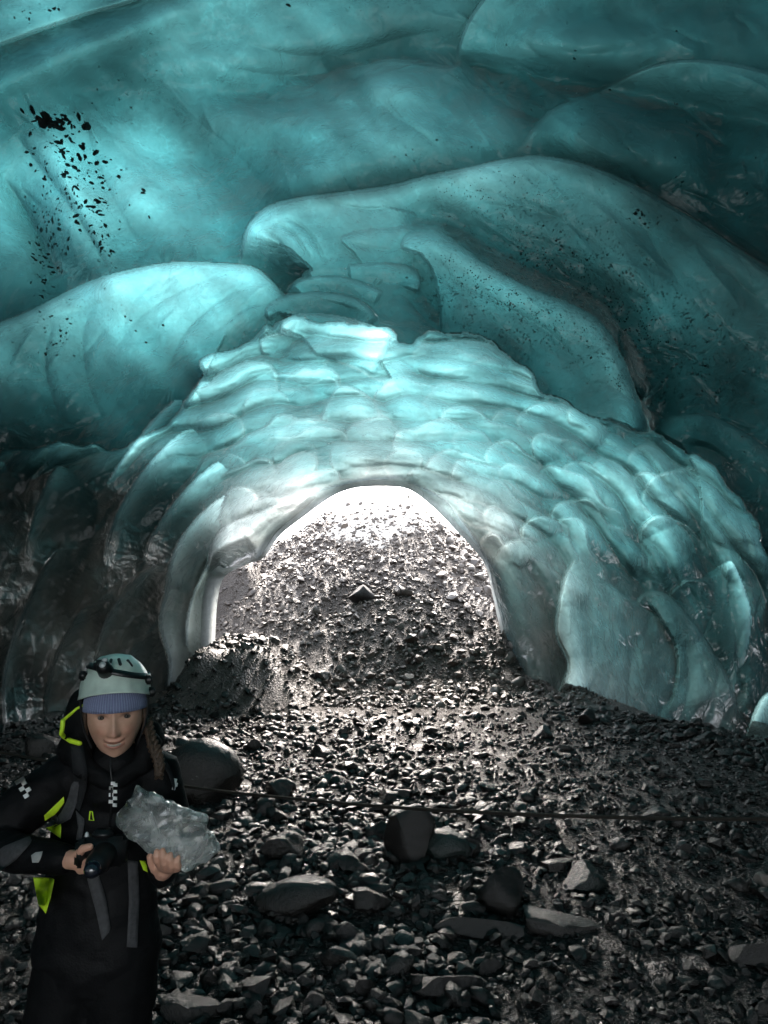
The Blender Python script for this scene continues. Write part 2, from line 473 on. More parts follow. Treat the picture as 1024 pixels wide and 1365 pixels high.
def ring(q, phi):
    rx, ry = 205 + 300 * q, 235 + 205 * q
    return np.array([495 + rx * math.sin(phi), 882 - ry * math.cos(phi)])
rows = [.04, .12, .21, .30, .40, .51, .62, .73, .84, .95]
for k, q in enumerate(rows):
    rx = 205 + 300 * q
    for side in (1, -1):
        wd = 15 + 20 * q
        phi = .10 + .09 * (k % 3)
        while phi < 1.75:
            lr = random.uniform(.8, 1.3)
            length = (92 + 105 * q) * lr * (1 + .35 * phi) * (1.25 if side < 0 else 1.0)
            dphi = length / (220 + 260 * q)
            jq = q + random.uniform(-.035, .035)
            p0 = ring(jq, side * phi)
            p1 = ring(jq + .05 + .05 * math.sin(phi) + random.uniform(-.03, .03), side * (phi + dphi))
            A = (.14 + .18 * q) * random.uniform(.7, 1.3) * (1.25 if phi > .6 else 1.0)
            w = wd * random.uniform(.75, 1.25)
            bad = side > 0 and phi > .95 and q < .85 and p1[1] > 745       # the calm panels at lower right are traced below
            bad = bad or (side < 0 and phi > .7 and p1[0] < 330 and p1[1] > 650)   # and so are the fins at lower left
            if not bad:
                scale_lobe(p0, p1, w, A, -side * length * .10, -1 if side > 0 else 1, .14 + .1 * random.random(), .9)
            phi += dphi * random.uniform(.62, .92)
for pts, L, A in LIPS2:
    edge_lobe(pts, L, A, 8, .08, .08, 'ice_lip', .8)
# the white underside of the far rim
edge_lobe([(250, 960), (262, 900), (268, 850), (270, 800), (276, 750), (286, 716), (304, 698), (340, 684), (372, 671), (404, 660), (432, 650), (468, 642), (502, 639), (536, 642), (568, 650), (596, 668), (622, 700), (644, 738), (662, 800), (680, 860)], 90, .40, 10, .02, .04, 'ice_rim', .5)
# traced scallops, right
for (tip, tail, wd, A, bend) in [
    ((752, 548), (900, 620), 24, .55, -8), ((866, 636), (1010, 760), 42, .52, -14), ((706, 590), (820, 640), 26, .34, -8),
    ((748, 628), (850, 690), 26, .34, -8), ((862, 700), (985, 830), 40, .46, -20), ((740, 672), (850, 760), 30, .36, -12),
    ((664, 626), (760, 690), 26, .32, -8), ((600, 622), (720, 700), 30, .30, -8), ((700, 700), (800, 770), 30, .34, -10),
    ((930, 600), (1060, 720), 34, .50, -14), ((905, 770), (985, 920), 30, .30, -16)]:
    scale_lobe(tip, tail, wd, A, bend, -1, .14, .9)
edge_lobe([(712, 1010), (732, 950), (748, 918), (757, 886), (742, 848), (743, 812), (750, 776), (764, 744), (790, 720)], 170, .50, 10, .03, .25, 'ice_panel', 1.0)
edge_lobe([(806, 1000), (812, 930), (813, 870), (808, 810), (800, 770)], 90, .16, 16, .1, .3, 'ice_panel', 1.0)
edge_lobe([(862, 860), (850, 826), (848, 802), (864, 788), (892, 794), (924, 828), (954, 872), (976, 916), (990, 970)], 130, .30, 14, .45, .2, 'ice_panel', 1.0)
edge_lobe([(660, 790), (656, 752), (668, 728), (696, 718), (726, 732), (742, 770)], 110, .26, 10, .45, .45, 'ice_curtain', 1.0)
edge_lobe([(978, 1060), (990, 1020), (996, 980), (1004, 950), (1020, 925), (1050, 915), (1100, 925)], 120, .75, 10, .05, .05, 'ice_column', .6)
edge_lobe([(986, 930), (996, 880), (1004, 820), (985, 760), (960, 720)], 80, .40, 10, .2, .5, 'ice_fin', .8, True)

# traced fins, left: (outer crisp edge from top to foot, reach, height)
for pts, L, A in [
    ([(306, 478), (256, 512), (206, 556), (166, 606), (138, 646), (118, 676)], 60, .50),
    ([(118, 590), (82, 610), (52, 662), (36, 716), (28, 760)], 90, .55),
    ([(30, 590), (0, 606), (-40, 660)], 80, .45),
    ([(300, 540), (246, 570), (196, 618), (164, 666), (142, 720), (134, 772)], 62, .50),
    ([(330, 590), (280, 620), (232, 668), (200, 716), (184, 760)], 50, .40),
    ([(330, 640), (280, 672), (240, 716), (222, 770), (216, 836)], 50, .42),
    ([(128, 672), (96, 706), (62, 750), (38, 796), (14, 856), (2, 920), (8, 1010)], 90, .55),
    ([(150, 786), (112, 806), (80, 858), (62, 906), (58, 960), (70, 1010)], 70, .50),
    ([(232, 742), (186, 766), (148, 812), (128, 862), (120, 920), (124, 1010)], 64, .50),
    ([(262, 716), (226, 776), (212, 830), (224, 880), (226, 930), (246, 990)], 44, .48),
    ([(306, 698), (290, 716), (276, 750), (256, 792), (246, 840), (250, 880), (262, 905)], 44, .40),
    ([(190, 820), (172, 870), (166, 930), (170, 1010)], 50, .42)]:
    edge_lobe(pts, L, A, 7, .32, .45, 'ice_fin', .75, True)

for pts, ra, rw in SOFT_RIDGE:
    sl = window(pts, rw * 3)
    rd, rs, _, _, _ = seg_dist(GX[sl], GY[sl], smooth_poly(pts, 5))
    HH[sl] -= ra * np.exp(-(rd / np.where(rs > 0, rw * .6, rw)) ** 2) * (1 - (ARCHF[sl] > 0))
# shallow hollows with sharp shared ridges, drawn out along the run of the arch
rq = np.sqrt(((GX - 495) / 300) ** 2 + ((GY - 882) / 205) ** 2)
PHI = np.arctan2((GX - 495) / 265., -(GY - 882) / 235.)
QQ = (np.sqrt(((GX - 495) / 1.28) ** 2 + (GY - 882) ** 2) - 200) / 235.
def worley(a, b, seed):
    ia, ib = np.floor(a).astype(int), np.floor(b).astype(int)
    f1 = np.full(a.shape, 9.)
    for da in (-1, 0, 1):
        for db in (-1, 0, 1):
            ca, cb = (ia + da) & 63, (ib + db) & 63
            px_ = ia + da + .1 + .8 * _perm[ca, cb, seed]; py_ = ib + db + .1 + .8 * _perm[cb, ca, seed + 7]
            f1 = np.minimum(f1, (a - px_) ** 2 + (b - py_) ** 2)
    return f1
wa = PHI * 3.1 + .22 * fbm(np.stack([GX / 90, GY / 90, GX * 0 + 5], -1), 2) + QQ * .8
wb = QQ * 9.0 + .35 * fbm(np.stack([GX / 70, GY / 70, GX * 0 + 8], -1), 2) - np.abs(PHI) * .6
W1 = 1 - np.clip(worley(wa, wb, 3) / .6, 0, 1)
W2 = 1 - np.clip(worley(wa * 1.9 + 7, wb * 1.9 + 3, 11) / .6, 0, 1)
amask = (ARCHF > .1) * (1 - .85 * sstep(330, 250, GX + .25 * (GY - 700)) * sstep(590, 660, GY)) * (1 - .7 * sstep(730, 790, GX) * sstep(740, 800, GY)) * sstep(-.02, .10, QQ) * sstep(1.25, 1.0, QQ)
HH = HH + (W1 * (.17 + .28 * np.clip(QQ, 0, 1)) + W2 * .06) * amask
HH = HH + ARCHF
RELIEF = HH * np.clip(R0 / 8.0, .6, 1.3)
Pn = CAM + D * R0[..., None]
fade = sstep(0, 24, hd)
R = R0 + (RELIEF * (.25 + .75 * sstep(0, 40, hd)) - SOFT * sstep(0, 60, hd) * sstep(960, 900, GY) * np.clip(R0 / 6, .5, 1.2))
R = R - .030 * fbm(Pn * 2.2, 4) * (.3 + .7 * fade) - .006 * fbm(Pn * 11, 2) * fade
# hairline creases between the plates
P = CAM + D * R[..., None]

# ---- tint depth of the ice and the light level painted into it at each place
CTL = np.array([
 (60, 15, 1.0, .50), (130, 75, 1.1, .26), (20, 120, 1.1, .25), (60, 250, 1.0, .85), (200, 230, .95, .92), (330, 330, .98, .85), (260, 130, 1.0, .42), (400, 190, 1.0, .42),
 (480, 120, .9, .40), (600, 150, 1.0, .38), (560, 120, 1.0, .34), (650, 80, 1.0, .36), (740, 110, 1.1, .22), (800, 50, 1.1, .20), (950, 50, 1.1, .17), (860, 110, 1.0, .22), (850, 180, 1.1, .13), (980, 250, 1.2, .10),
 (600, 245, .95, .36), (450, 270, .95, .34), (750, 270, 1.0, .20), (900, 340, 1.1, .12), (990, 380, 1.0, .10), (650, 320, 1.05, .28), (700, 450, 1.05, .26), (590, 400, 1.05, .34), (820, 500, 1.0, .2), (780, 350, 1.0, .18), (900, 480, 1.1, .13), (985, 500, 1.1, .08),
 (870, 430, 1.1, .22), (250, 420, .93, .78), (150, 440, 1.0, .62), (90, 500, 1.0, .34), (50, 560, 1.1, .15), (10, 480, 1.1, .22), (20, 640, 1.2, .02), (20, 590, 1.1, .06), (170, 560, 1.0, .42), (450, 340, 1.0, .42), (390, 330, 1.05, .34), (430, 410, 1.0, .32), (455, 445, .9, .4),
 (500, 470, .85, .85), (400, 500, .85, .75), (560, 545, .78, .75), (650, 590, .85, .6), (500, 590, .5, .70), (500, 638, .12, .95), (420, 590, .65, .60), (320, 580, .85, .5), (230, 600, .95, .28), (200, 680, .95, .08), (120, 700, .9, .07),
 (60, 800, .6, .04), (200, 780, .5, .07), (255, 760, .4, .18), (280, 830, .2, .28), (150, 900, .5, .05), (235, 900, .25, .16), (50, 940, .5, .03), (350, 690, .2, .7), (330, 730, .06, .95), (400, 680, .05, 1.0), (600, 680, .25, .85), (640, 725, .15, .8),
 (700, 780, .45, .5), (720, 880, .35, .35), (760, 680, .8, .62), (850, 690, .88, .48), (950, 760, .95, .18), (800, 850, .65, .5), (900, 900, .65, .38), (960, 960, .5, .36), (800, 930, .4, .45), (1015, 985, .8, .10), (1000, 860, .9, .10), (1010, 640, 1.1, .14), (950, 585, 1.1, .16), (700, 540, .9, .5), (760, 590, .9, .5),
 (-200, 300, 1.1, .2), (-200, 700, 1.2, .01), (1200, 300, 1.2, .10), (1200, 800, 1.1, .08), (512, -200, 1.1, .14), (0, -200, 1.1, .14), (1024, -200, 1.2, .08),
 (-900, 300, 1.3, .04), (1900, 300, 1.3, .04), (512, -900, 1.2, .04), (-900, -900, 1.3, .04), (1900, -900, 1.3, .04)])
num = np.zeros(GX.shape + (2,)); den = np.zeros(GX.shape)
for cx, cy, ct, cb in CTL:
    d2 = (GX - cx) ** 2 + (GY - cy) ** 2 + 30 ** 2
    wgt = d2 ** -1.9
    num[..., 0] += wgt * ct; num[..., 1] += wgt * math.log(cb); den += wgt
TINT = num[..., 0] / den
LIGHT_LEVEL = np.exp(num[..., 1] / den)
FIN = np.isin(ID, [i for i, k in enumerate(KINDS) if k in ('ice_fin', 'ice_column')])
rim = np.exp(-np.clip(RIM, 0, None) / np.where(FIN, 8.0, 4.0))
# hollows are painted brighter and ridges darker to deepen the relief
def blur(a, k):
    for ax in (0, 1):
        c = np.cumsum(np.concatenate([np.repeat(np.take(a, [0], ax), k + 1, ax), a, np.repeat(np.take(a, [-1], ax), k, ax)], ax), ax)
        n = a.shape[ax]
        a = (np.take(c, np.arange(2 * k + 1, 2 * k + 1 + n), ax) - np.take(c, np.arange(0, n), ax)) / (2 * k + 1)
    return a
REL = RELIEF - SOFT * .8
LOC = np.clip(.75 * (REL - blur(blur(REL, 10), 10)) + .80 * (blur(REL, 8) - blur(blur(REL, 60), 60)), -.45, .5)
TINT = TINT * np.exp(-.55 * LOC)
DARKL = sstep(300, 200, GX) * sstep(560, 680, GY)  # shade painted over the lower left wall
LIGHT_LEVEL = .142 * (1 - .62 * DARKL) * 1.1 * LIGHT_LEVEL ** 1.4 * np.exp(2.7 * LOC)
TINT = TINT * (1 - .35 * rim)
LIGHT_LEVEL = LIGHT_LEVEL * (1 + np.where(FIN, 6.5, .25) * rim) * np.exp(.38 * fbm(np.stack([PHI * 2.2, QQ * 13, GX * 0 + 2], -1), 4) * (ARCHF > .1) + .22 * fbm(np.stack([(GX + GY) / 170, (GX - GY) / 40, GX * 0 + 6], -1), 4) * (ARCHF < .1))  # rims, fins above all, get a painted bright edge
GRIT = np.clip(soft(760, 370, 240, 120, 1.0, 35) + soft(620, 420, 110, 60, .8, 30) + soft(100, 260, 70, 150, .35, -20) + soft(900, 480, 160, 90, .8, 20) + soft(100, 450, 60, 80, .3) + soft(480, 10, 90, 30, .3), 0, 1)

SILT_SHEEN = np.clip(soft(120, 820, 130, 200, .9) + soft(40, 700, 60, 90, .5) + soft(720, 830, 26, 110, .7) + soft(520, 40, 100, 26, .5, -10) + soft(470, 75, 60, 14, .5, -8)  # silty grey-brown that also paints a warm sheen on ridges and fins
    + soft(900, 300, 150, 22, .75, 33) + soft(760, 225, 70, 14, .5, 15) + soft(950, 110, 90, 16, .5, 15) + soft(800, 400, 110, 24, .5, 35) + soft(270, 800, 34, 110, .5) + soft(500, 645, 170, 24, .3) + soft(950, 960, 40, 60, .3), 0, 1)
for pts in ([(600, 312), (640, 338), (702, 372), (760, 396), (806, 424), (836, 475), (856, 530), (868, 570)], [(690, 212), (780, 221), (850, 252), (920, 292), (980, 332), (1040, 371)],
            [(360, 272), (440, 260), (520, 250), (600, 234)]):
    rd, _, _, _, _ = seg_dist(GX, GY, smooth_poly(pts, 4))
    SILT_SHEEN = np.maximum(SILT_SHEEN, .6 * np.exp(-(rd / 15) ** 2))
SILT_SHEEN = np.maximum(SILT_SHEEN, .7 * rim * FIN)
SILT_SHEEN = SILT_SHEEN * (.55 + .6 * np.clip(.5 + .5 * fbm(Pn * 2.6, 3), 0, 1))
# ---- mesh the vault, one object for every formation
nr, nc = GX.shape
idx = np.arange(nr * nc).reshape(nr, nc)
Q = np.stack([idx[:-1, :-1], idx[1:, :-1], idx[1:, 1:], idx[:-1, 1:]], -1).reshape(-1, 4)
kv = keepv.ravel(); ci = hin.ravel()
fz = floor_z(P[..., 0], P[..., 1])
above = (P[..., 2] > fz - .35).ravel()
okf = kv[Q].all(1) & above[Q].any(1) & (~ci[Q]).any(1)
Q = Q[okf]
Pf = P.reshape(-1, 3)
fn = np.cross(Pf[Q[:, 2]] - Pf[Q[:, 0]], Pf[Q[:, 3]] - Pf[Q[:, 1]])
VN = np.zeros_like(Pf)
for c in range(4):
    for k in range(3):
        VN[:, k] += np.bincount(Q[:, c], fn[:, k], len(Pf))
VN /= np.linalg.norm(VN, axis=1, keepdims=True) + 1e-12
if (fn * (CAM - Pf[Q[:, 0]])).sum() < 0:
    Q = Q[:, ::-1]; VN = -VN
fid = ID.ravel()[Q[:, 0]]
cnt = np.bincount(fid, minlength=len(KINDS))
for i in range(len(KINDS)):
    if cnt[i] < 70: fid[fid == i] = 0

# ---- ice material: light from the sky soaks through the sheet, dyed by the tint depth and scaled by the painted light level
def ice_material():
    m = NT('glacier_ice')
    at_t = m.n('ShaderNodeAttribute', attribute_name='tint_depth').outputs['Fac']
    at_light = m.n('ShaderNodeAttribute', attribute_name='light_level').outputs['Fac']
    at_g = m.n('ShaderNodeAttribute', attribute_name='grit').outputs['Fac']
    pos = m.n('ShaderNodeNewGeometry').outputs['Position']
    n1 = m.n('ShaderNodeTexNoise', {'Vector': pos, 'Scale': 1.7, 'Detail': 6, 'Roughness': .6, 'Distortion': 1.2}).outputs['Fac']
    n2 = m.n('ShaderNodeTexNoise', {'Vector': pos, 'Scale': 9, 'Detail': 8, 'Roughness': .65, 'Distortion': .8}).outputs['Fac']
    n3 = m.n('ShaderNodeTexNoise', {'Vector': pos, 'Scale': 60, 'Detail': 5, 'Roughness': .6}).outputs['Fac']
    # absorption
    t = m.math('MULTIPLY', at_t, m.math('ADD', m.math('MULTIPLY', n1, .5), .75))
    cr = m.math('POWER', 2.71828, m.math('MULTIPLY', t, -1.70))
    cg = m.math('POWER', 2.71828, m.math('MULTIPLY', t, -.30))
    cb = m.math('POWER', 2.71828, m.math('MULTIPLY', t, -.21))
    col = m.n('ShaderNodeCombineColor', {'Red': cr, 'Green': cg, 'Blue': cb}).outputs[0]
    # cloudy bands over the painted light level
    k = m.math('MULTIPLY', at_light, m.math('ADD', m.math('MULTIPLY', n2, .5), .75))
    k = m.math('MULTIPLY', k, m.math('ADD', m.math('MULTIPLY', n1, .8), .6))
    # grit frozen into the ice: tiny dark grains
    vo = m.n('ShaderNodeTexVoronoi', {'Vector': pos, 'Scale': 42, 'Randomness': 1.0}).outputs
    sz = m.math('MULTIPLY', m.math('SUBTRACT', m.n('ShaderNodeTexNoise', {'Vector': pos, 'Scale': 14, 'Detail': 4}).outputs['Fac'], .30), m.math('ADD', m.math('MULTIPLY', at_g, 1.15), .07))
    gr = m.math('LESS_THAN', vo['Distance'], sz)
    grf = m.math('MULTIPLY', gr, .82)
    k = m.math('MULTIPLY', k, m.math('SUBTRACT', 1.0, grf))
    # healed fractures: pale threads wandering through the ice
    wv = m.n('ShaderNodeTexNoise', {'Vector': pos, 'Scale': 1.3, 'Detail': 5, 'Roughness': .65}).outputs['Color']
    wp = m.n('ShaderNodeVectorMath', {0: pos, 1: m.n('ShaderNodeVectorMath', {0: wv, 'Scale': 1.6}, operation='SCALE').outputs[0]}, operation='ADD').outputs[0]
    ed = m.n('ShaderNodeTexVoronoi', {'Vector': wp, 'Scale': 1.15}, feature='DISTANCE_TO_EDGE').outputs['Distance']
    th = m.ramp(ed, [(0.0, (1, 1, 1)), (.012, (.25,) * 3), (.03, (0, 0, 0))])
    ms = m.ramp(n1, [(.42, (0, 0, 0)), (.62, (1, 1, 1))])
    k = m.math('MULTIPLY', k, m.math('ADD', 1.0, m.math('MULTIPLY', m.math('MULTIPLY', th, ms), .28)))
    n4 = m.n('ShaderNodeTexNoise', {'Vector': pos, 'Scale': 26, 'Detail': 6, 'Roughness': .7, 'Distortion': 1.5}).outputs['Fac']
    k = m.math('MULTIPLY', k, m.math('ADD', m.math('MULTIPLY', n4, .5), .75))
    kk = m.n('ShaderNodeCombineColor', {'Red': k, 'Green': k, 'Blue': k}).outputs[0]
    tc = m.mix(1.0, col, kk, 'MULTIPLY')
    bump1 = m.n('ShaderNodeBump', {'Height': n2, 'Strength': .32, 'Distance': .06})
    bump = m.n('ShaderNodeBump', {'Height': n3, 'Strength': .22, 'Distance': .008, 'Normal': bump1.outputs[0]})
    n5 = m.n('ShaderNodeTexNoise', {'Vector': pos, 'Scale': 4.2, 'Detail': 3, 'Roughness': .5, 'Distortion': .6}).outputs['Fac']
    bw = m.n('ShaderNodeBump', {'Height': n5, 'Strength': .55, 'Distance': .14})
    bw2 = m.n('ShaderNodeBump', {'Height': n2, 'Strength': .25, 'Distance': .04, 'Normal': bw.outputs[0]})
    at_sheen0 = m.n('ShaderNodeAttribute', attribute_name='silt').outputs['Fac']  # silt share, doubling as painted warm sheen on ridges and fins
    wet = m.n('ShaderNodeBump', {'Height': n3, 'Strength': m.math('ADD', .12, m.math('MULTIPLY', at_sheen0, .6)), 'Distance': .012, 'Normal': bw2.outputs[0]})
    tr = m.n('ShaderNodeBsdfTranslucent', {'Color': tc, 'Normal': bump1.outputs[0]}).outputs[0]
    at_sheen = m.n('ShaderNodeAttribute', attribute_name='silt').outputs['Fac']  # grey-brown share, doubling as painted sheen on the ridges
    dcol = m.mix(grf, m.mix(at_sheen, m.mix(.65, (.08, .10, .10), tc), (.36, .295, .26)), (.02, .018, .016))
    df = m.n('ShaderNodeBsdfDiffuse', {'Color': dcol, 'Roughness': .5, 'Normal': bump1.outputs[0]}).outputs[0]
    body = m.n('ShaderNodeMixShader', {0: m.math('ADD', .14, m.math('MULTIPLY', at_sheen, .62)), 1: tr, 2: df}).outputs[0]
    rough = m.math('ADD', m.math('MULTIPLY', n2, .14), m.math('ADD', .01, m.math('MULTIPLY', at_sheen, .08)))
    gl = m.n('ShaderNodeBsdfGlossy', {'Color': (1, 1, 1, 1), 'Roughness': rough, 'Normal': wet.outputs[0]}).outputs[0]
    fr = m.n('ShaderNodeFresnel', {'IOR': 1.62, 'Normal': wet.outputs[0]}).outputs[0]
    return m.surf(m.n('ShaderNodeMixShader', {0: m.math('MINIMUM', fr, .6), 1: body, 2: gl}).outputs[0])
ICE = ice_material()
cave = empty('ice_cave', (0, 7, 0))
tag(cave, kind='structure')
att = {'tint_depth': TINT.ravel(), 'light_level': LIGHT_LEVEL.ravel(), 'grit': GRIT.ravel(), 'silt': SILT_SHEEN.ravel()}  # painted light level and sheen travel with the mesh
def ice_part(name, faces, parent):
    vs, inv = np.unique(faces, return_inverse=True)
    V = Pf[vs]
    org = V.mean(0)
    me = mesh_from(name, V - org, inv.reshape(-1, 4))
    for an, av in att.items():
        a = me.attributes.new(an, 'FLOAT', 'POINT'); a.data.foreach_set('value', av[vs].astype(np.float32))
    me.normals_split_custom_set_from_vertices(VN[vs].astype(np.float32))
    o = link(name, me, ICE)
    o.parent = parent
    o.location = Vector(org.tolist()) - parent.location
    return o
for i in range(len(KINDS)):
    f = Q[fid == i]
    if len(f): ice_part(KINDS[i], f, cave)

# lip of the opening: the sheet's real thickness, turned up and outward behind its edge
rimP = HOLES[(HOLES[:, 1] < 960)]
dr = rays(rimP[:, 0], rimP[:, 1])
rr = hit(dr); rr = np.where(np.isnan(rr), 14 / dr[:, 1], rr); rr = np.minimum(rr, 14 / dr[:, 1])
base = CAM + dr * rr[:, None]
cen = np.array([-.2, 0, 2.0])
outv = base - cen; outv[:, 1] = 0; outv /= np.linalg.norm(outv, axis=1, keepdims=True)
lay = [base, base + outv * .05 + [0, .08, 0], base + outv * .14 + [0, .12, 0], base + outv * .24 + [0, .10, 0]]
n = len(base); V = np.vstack(lay); F = []
for a in range(len(lay) - 1):
    for i in range(n - 1):
        F.append((a * n + i, a * n + i + 1, (a + 1) * n + i + 1, (a + 1) * n + i))
me = mesh_from('ice_rim', V - np.array(cave.location), F)
for an, av in (('tint_depth', .05), ('light_level', .5), ('grit', 0), ('silt', .2)):
    a = me.attributes.new(an, 'FLOAT', 'POINT'); a.data.foreach_set('value', np.full(len(V), av, np.float32))
link('ice_rim', me, ICE, cave)

# rear of the cave, behind the photographer; open end sized to light the person
th = np.linspace(-.05, math.pi + .05, 60); yy = np.linspace(-6.3, 3.0, 46)
TH, YY = np.meshgrid(th, yy)
w = np.interp(YY, _ys, _ws) + .09; c = np.interp(YY, _ys, _cs); h = np.interp(YY, _ys, _hs) + .09
ex = 2 / 2.25
X = c + w * np.sign(np.cos(TH)) * np.abs(np.cos(TH)) ** ex
Z = np.where(np.sin(TH) >= 0, .2 + (h - .2) * np.abs(np.sin(TH)) ** ex, .2 - 6 * np.abs(np.sin(TH)))
Vr = np.stack([X, YY, Z], -1).reshape(-1, 3)
Vr = Vr + .12 * np.stack([fbm(Vr * .8, 3), 0 * Vr[:, 0], fbm(Vr * .8 + 9, 3)], -1) * sstep(2.2, .5, Vr[:, 1:2])
ii = np.arange(len(Vr)).reshape(TH.shape)
Fr = np.stack([ii[:-1, :-1], ii[1:, :-1], ii[1:, 1:], ii[:-1, 1:]], -1).reshape(-1, 4)
me = mesh_from('ice_rear_vault', Vr - np.array(cave.location), Fr)
for an, av in (('tint_depth', 1.2), ('light_level', .05), ('grit', .2), ('silt', .4)):
    a = me.attributes.new(an, 'FLOAT', 'POINT'); a.data.foreach_set('value', np.full(len(Vr), av, np.float32))
link('ice_rear_vault', me, ICE, cave)
# ------------------------------------------------------------------ ground
def ground_material():
    m = NT('wet_black_gravel')
    pos = m.n('ShaderNodeNewGeometry').outputs['Position']
    n1 = m.n('ShaderNodeTexNoise', {'Vector': pos, 'Scale': 2.2, 'Detail': 6, 'Roughness': .6}).outputs['Fac']
    n2 = m.n('ShaderNodeTexNoise', {'Vector': pos, 'Scale': 55, 'Detail': 6, 'Roughness': .7}).outputs['Fac']
    v1 = m.n('ShaderNodeTexVoronoi', {'Vector': pos, 'Scale': 34, 'Randomness': 1}).outputs
    v2 = m.n('ShaderNodeTexVoronoi', {'Vector': pos, 'Scale': 95, 'Randomness': 1}).outputs
    col = m.ramp(n1, [(.3, (.012, .011, .010)), (.7, (.034, .031, .029))])
    col = m.mix(.6, col, m.ramp(v1['Color'], [(0, (.012, .011, .011)), (1, (.06, .055, .052))]))
    dry = m.n('ShaderNodeAttribute', attribute_name='fines').outputs['Fac']
    col = m.mix(m.math('MULTIPLY', dry, m.math('ADD', m.math('MULTIPLY', n2, 1.2), -.1), True), col, (.115, .095, .082))
    hgt = m.math('ADD', m.math('MULTIPLY', v1['Distance'], -1.0), m.math('MULTIPLY', v2['Distance'], -.45))
    hgt = m.math('ADD', hgt, m.math('MULTIPLY', n2, .5))
    b = m.n('ShaderNodeBump', {'Height': hgt, 'Strength': .9, 'Distance': .03})
    rough = m.ramp(n1, [(.35, (.10,) * 3), (.7, (.30,) * 3)])
    sn = m.n('ShaderNodeAttribute', attribute_name='glare').outputs['Fac']
    glare_f = m.math('GREATER_THAN', m.math('ADD', sn, m.math('MULTIPLY', m.math('SUBTRACT', n2, .5), 1.1)), .5)
    col = m.mix(glare_f, col, (.84, .79, .73))  # heap top painted white to stand for glare
    rough = m.mix(glare_f, rough, (.5, .5, .5))
    p = m.n('ShaderNodeBsdfPrincipled', {'Base Color': col, 'Roughness': rough, 'IOR': 1.45, 'Normal': b.outputs[0]})
    return m.surf(p.outputs[0])
GROUND = ground_material()
gx = axis(-4.6, 4.6, .03, -400, 400, 1.25)
gy = axis(1.4, 17.5, .034, -400, 400, 1.25)
XX, YY = np.meshgrid(gx, gy)
ZZ = floor_fine(XX, YY) - .0
Vg = np.stack([XX, YY, ZZ], -1).reshape(-1, 3)
ii = np.arange(len(Vg)).reshape(XX.shape)
Fg = np.stack([ii[:-1, :-1], ii[:-1, 1:], ii[1:, 1:], ii[1:, :-1]], -1).reshape(-1, 4)
me = mesh_from('ground', Vg, Fg)
glare = sstep(3.0, 4.5, Vg[:, 2] + .5 * np.exp(-(Vg[:, 0] / .45) ** 2) + .45 * fbm2(Vg[:, 0] * 1.6, Vg[:, 1] * 1.6, 3)) * (Vg[:, 1] > 12) * sstep(1.6, .8, np.abs(Vg[:, 0]))  # bright glare on the wet heap top, put into the colour
a = me.attributes.new('glare', 'FLOAT', 'POINT'); a.data.foreach_set('value', glare.astype(np.float32))
a = me.attributes.new('fines', 'FLOAT', 'POINT'); a.data.foreach_set('value', sstep(8.0, 10.5, Vg[:, 1]).astype(np.float32))
ground = link('ground', me, GROUND)
tag(ground, kind='structure')
# ------------------------------------------------------------------ stones
def stone_material(name, a, b, rough=(.12, .4)):
    m = NT(name)
    tc = m.n('ShaderNodeTexCoord').outputs['Object']
    oi = m.n('ShaderNodeObjectInfo').outputs['Random']
    wp = m.n('ShaderNodeNewGeometry').outputs['Position']
    n1 = m.n('ShaderNodeTexNoise', {'Vector': wp, 'Scale': 5, 'Detail': 5, 'Roughness': .6}).outputs['Fac']
    n2 = m.n('ShaderNodeTexNoise', {'Vector': wp, 'Scale': 38, 'Detail': 8, 'Roughness': .7}).outputs['Fac']
    ri = m.n('ShaderNodeNewGeometry').outputs['Random Per Island']
    f = m.math('ADD', m.math('MULTIPLY', n1, .5), m.math('MULTIPLY', ri, .6), True)
    col = m.ramp(f, [(.15, a), (.85, b)])
    col = m.mix(m.math('MULTIPLY', n2, .5), col, a)
    bp = m.n('ShaderNodeBump', {'Height': n2, 'Strength': .8, 'Distance': .016})
    r = m.ramp(n1, [(.35, (rough[0],) * 3), (.7, (rough[1],) * 3)])
    p = m.n('ShaderNodeBsdfPrincipled', {'Base Color': col, 'Roughness': r, 'IOR': 1.5, 'Normal': bp.outputs[0]})
    return m.surf(p.outputs[0])
ST_DARK = stone_material('wet_basalt', (.004, .0037, .0034), (.018, .016, .015), (.05, .26))
ST_GREY = stone_material('wet_grey_rock', (.006, .0058, .0055), (.028, .026, .024), (.06, .28))
ST_GREEN = stone_material('wet_greenish_rock', (.006, .010, .010), (.022, .034, .032), (.06, .28))
ST_MATT = stone_material('dull_black_rock', (.006, .006, .006), (.018, .017, .016), (.5, .7))
ST_HEAP = stone_material('wet_heap_gravel', (.034, .028, .025), (.175, .145, .125), (.10, .36))
ST_PALE = stone_material('pale_rock', (.09, .082, .075), (.24, .21, .19), (.3, .6))

def ico(sub):
    bm = bmesh.new(); bmesh.ops.create_icosphere(bm, subdivisions=sub, radius=1)
    V = np.array([v.co[:] for v in bm.verts]); F = np.array([[l.index for l in f.verts] for f in bm.faces])
    bm.free(); return V, F
ICO1, ICO2, ICO3 = ico(1), ico(2), ico(3)
def stone_shape(src, r, cuts=7, angular=.5, flat=.65):
    V, F = src
    V = V.copy()
    for _ in range(cuts):
        n = r.normal(size=3); n /= np.linalg.norm(n)
        d = r.uniform(.48, .88) if angular > .4 else r.uniform(.7, .95)
        k = V @ n
        V -= np.outer(np.clip(k - d, 0, None), n) * (.98 if angular > .4 else .85)
    V += .05 * np.stack([fbm(V * 1.7 + o, 2) for o in r.uniform(0, 50, 3)], -1)
    V *= np.array([1, r.uniform(.6, .95), r.uniform(flat - .15, flat + .15)])
    V /= np.abs(V).max()
    return V, F

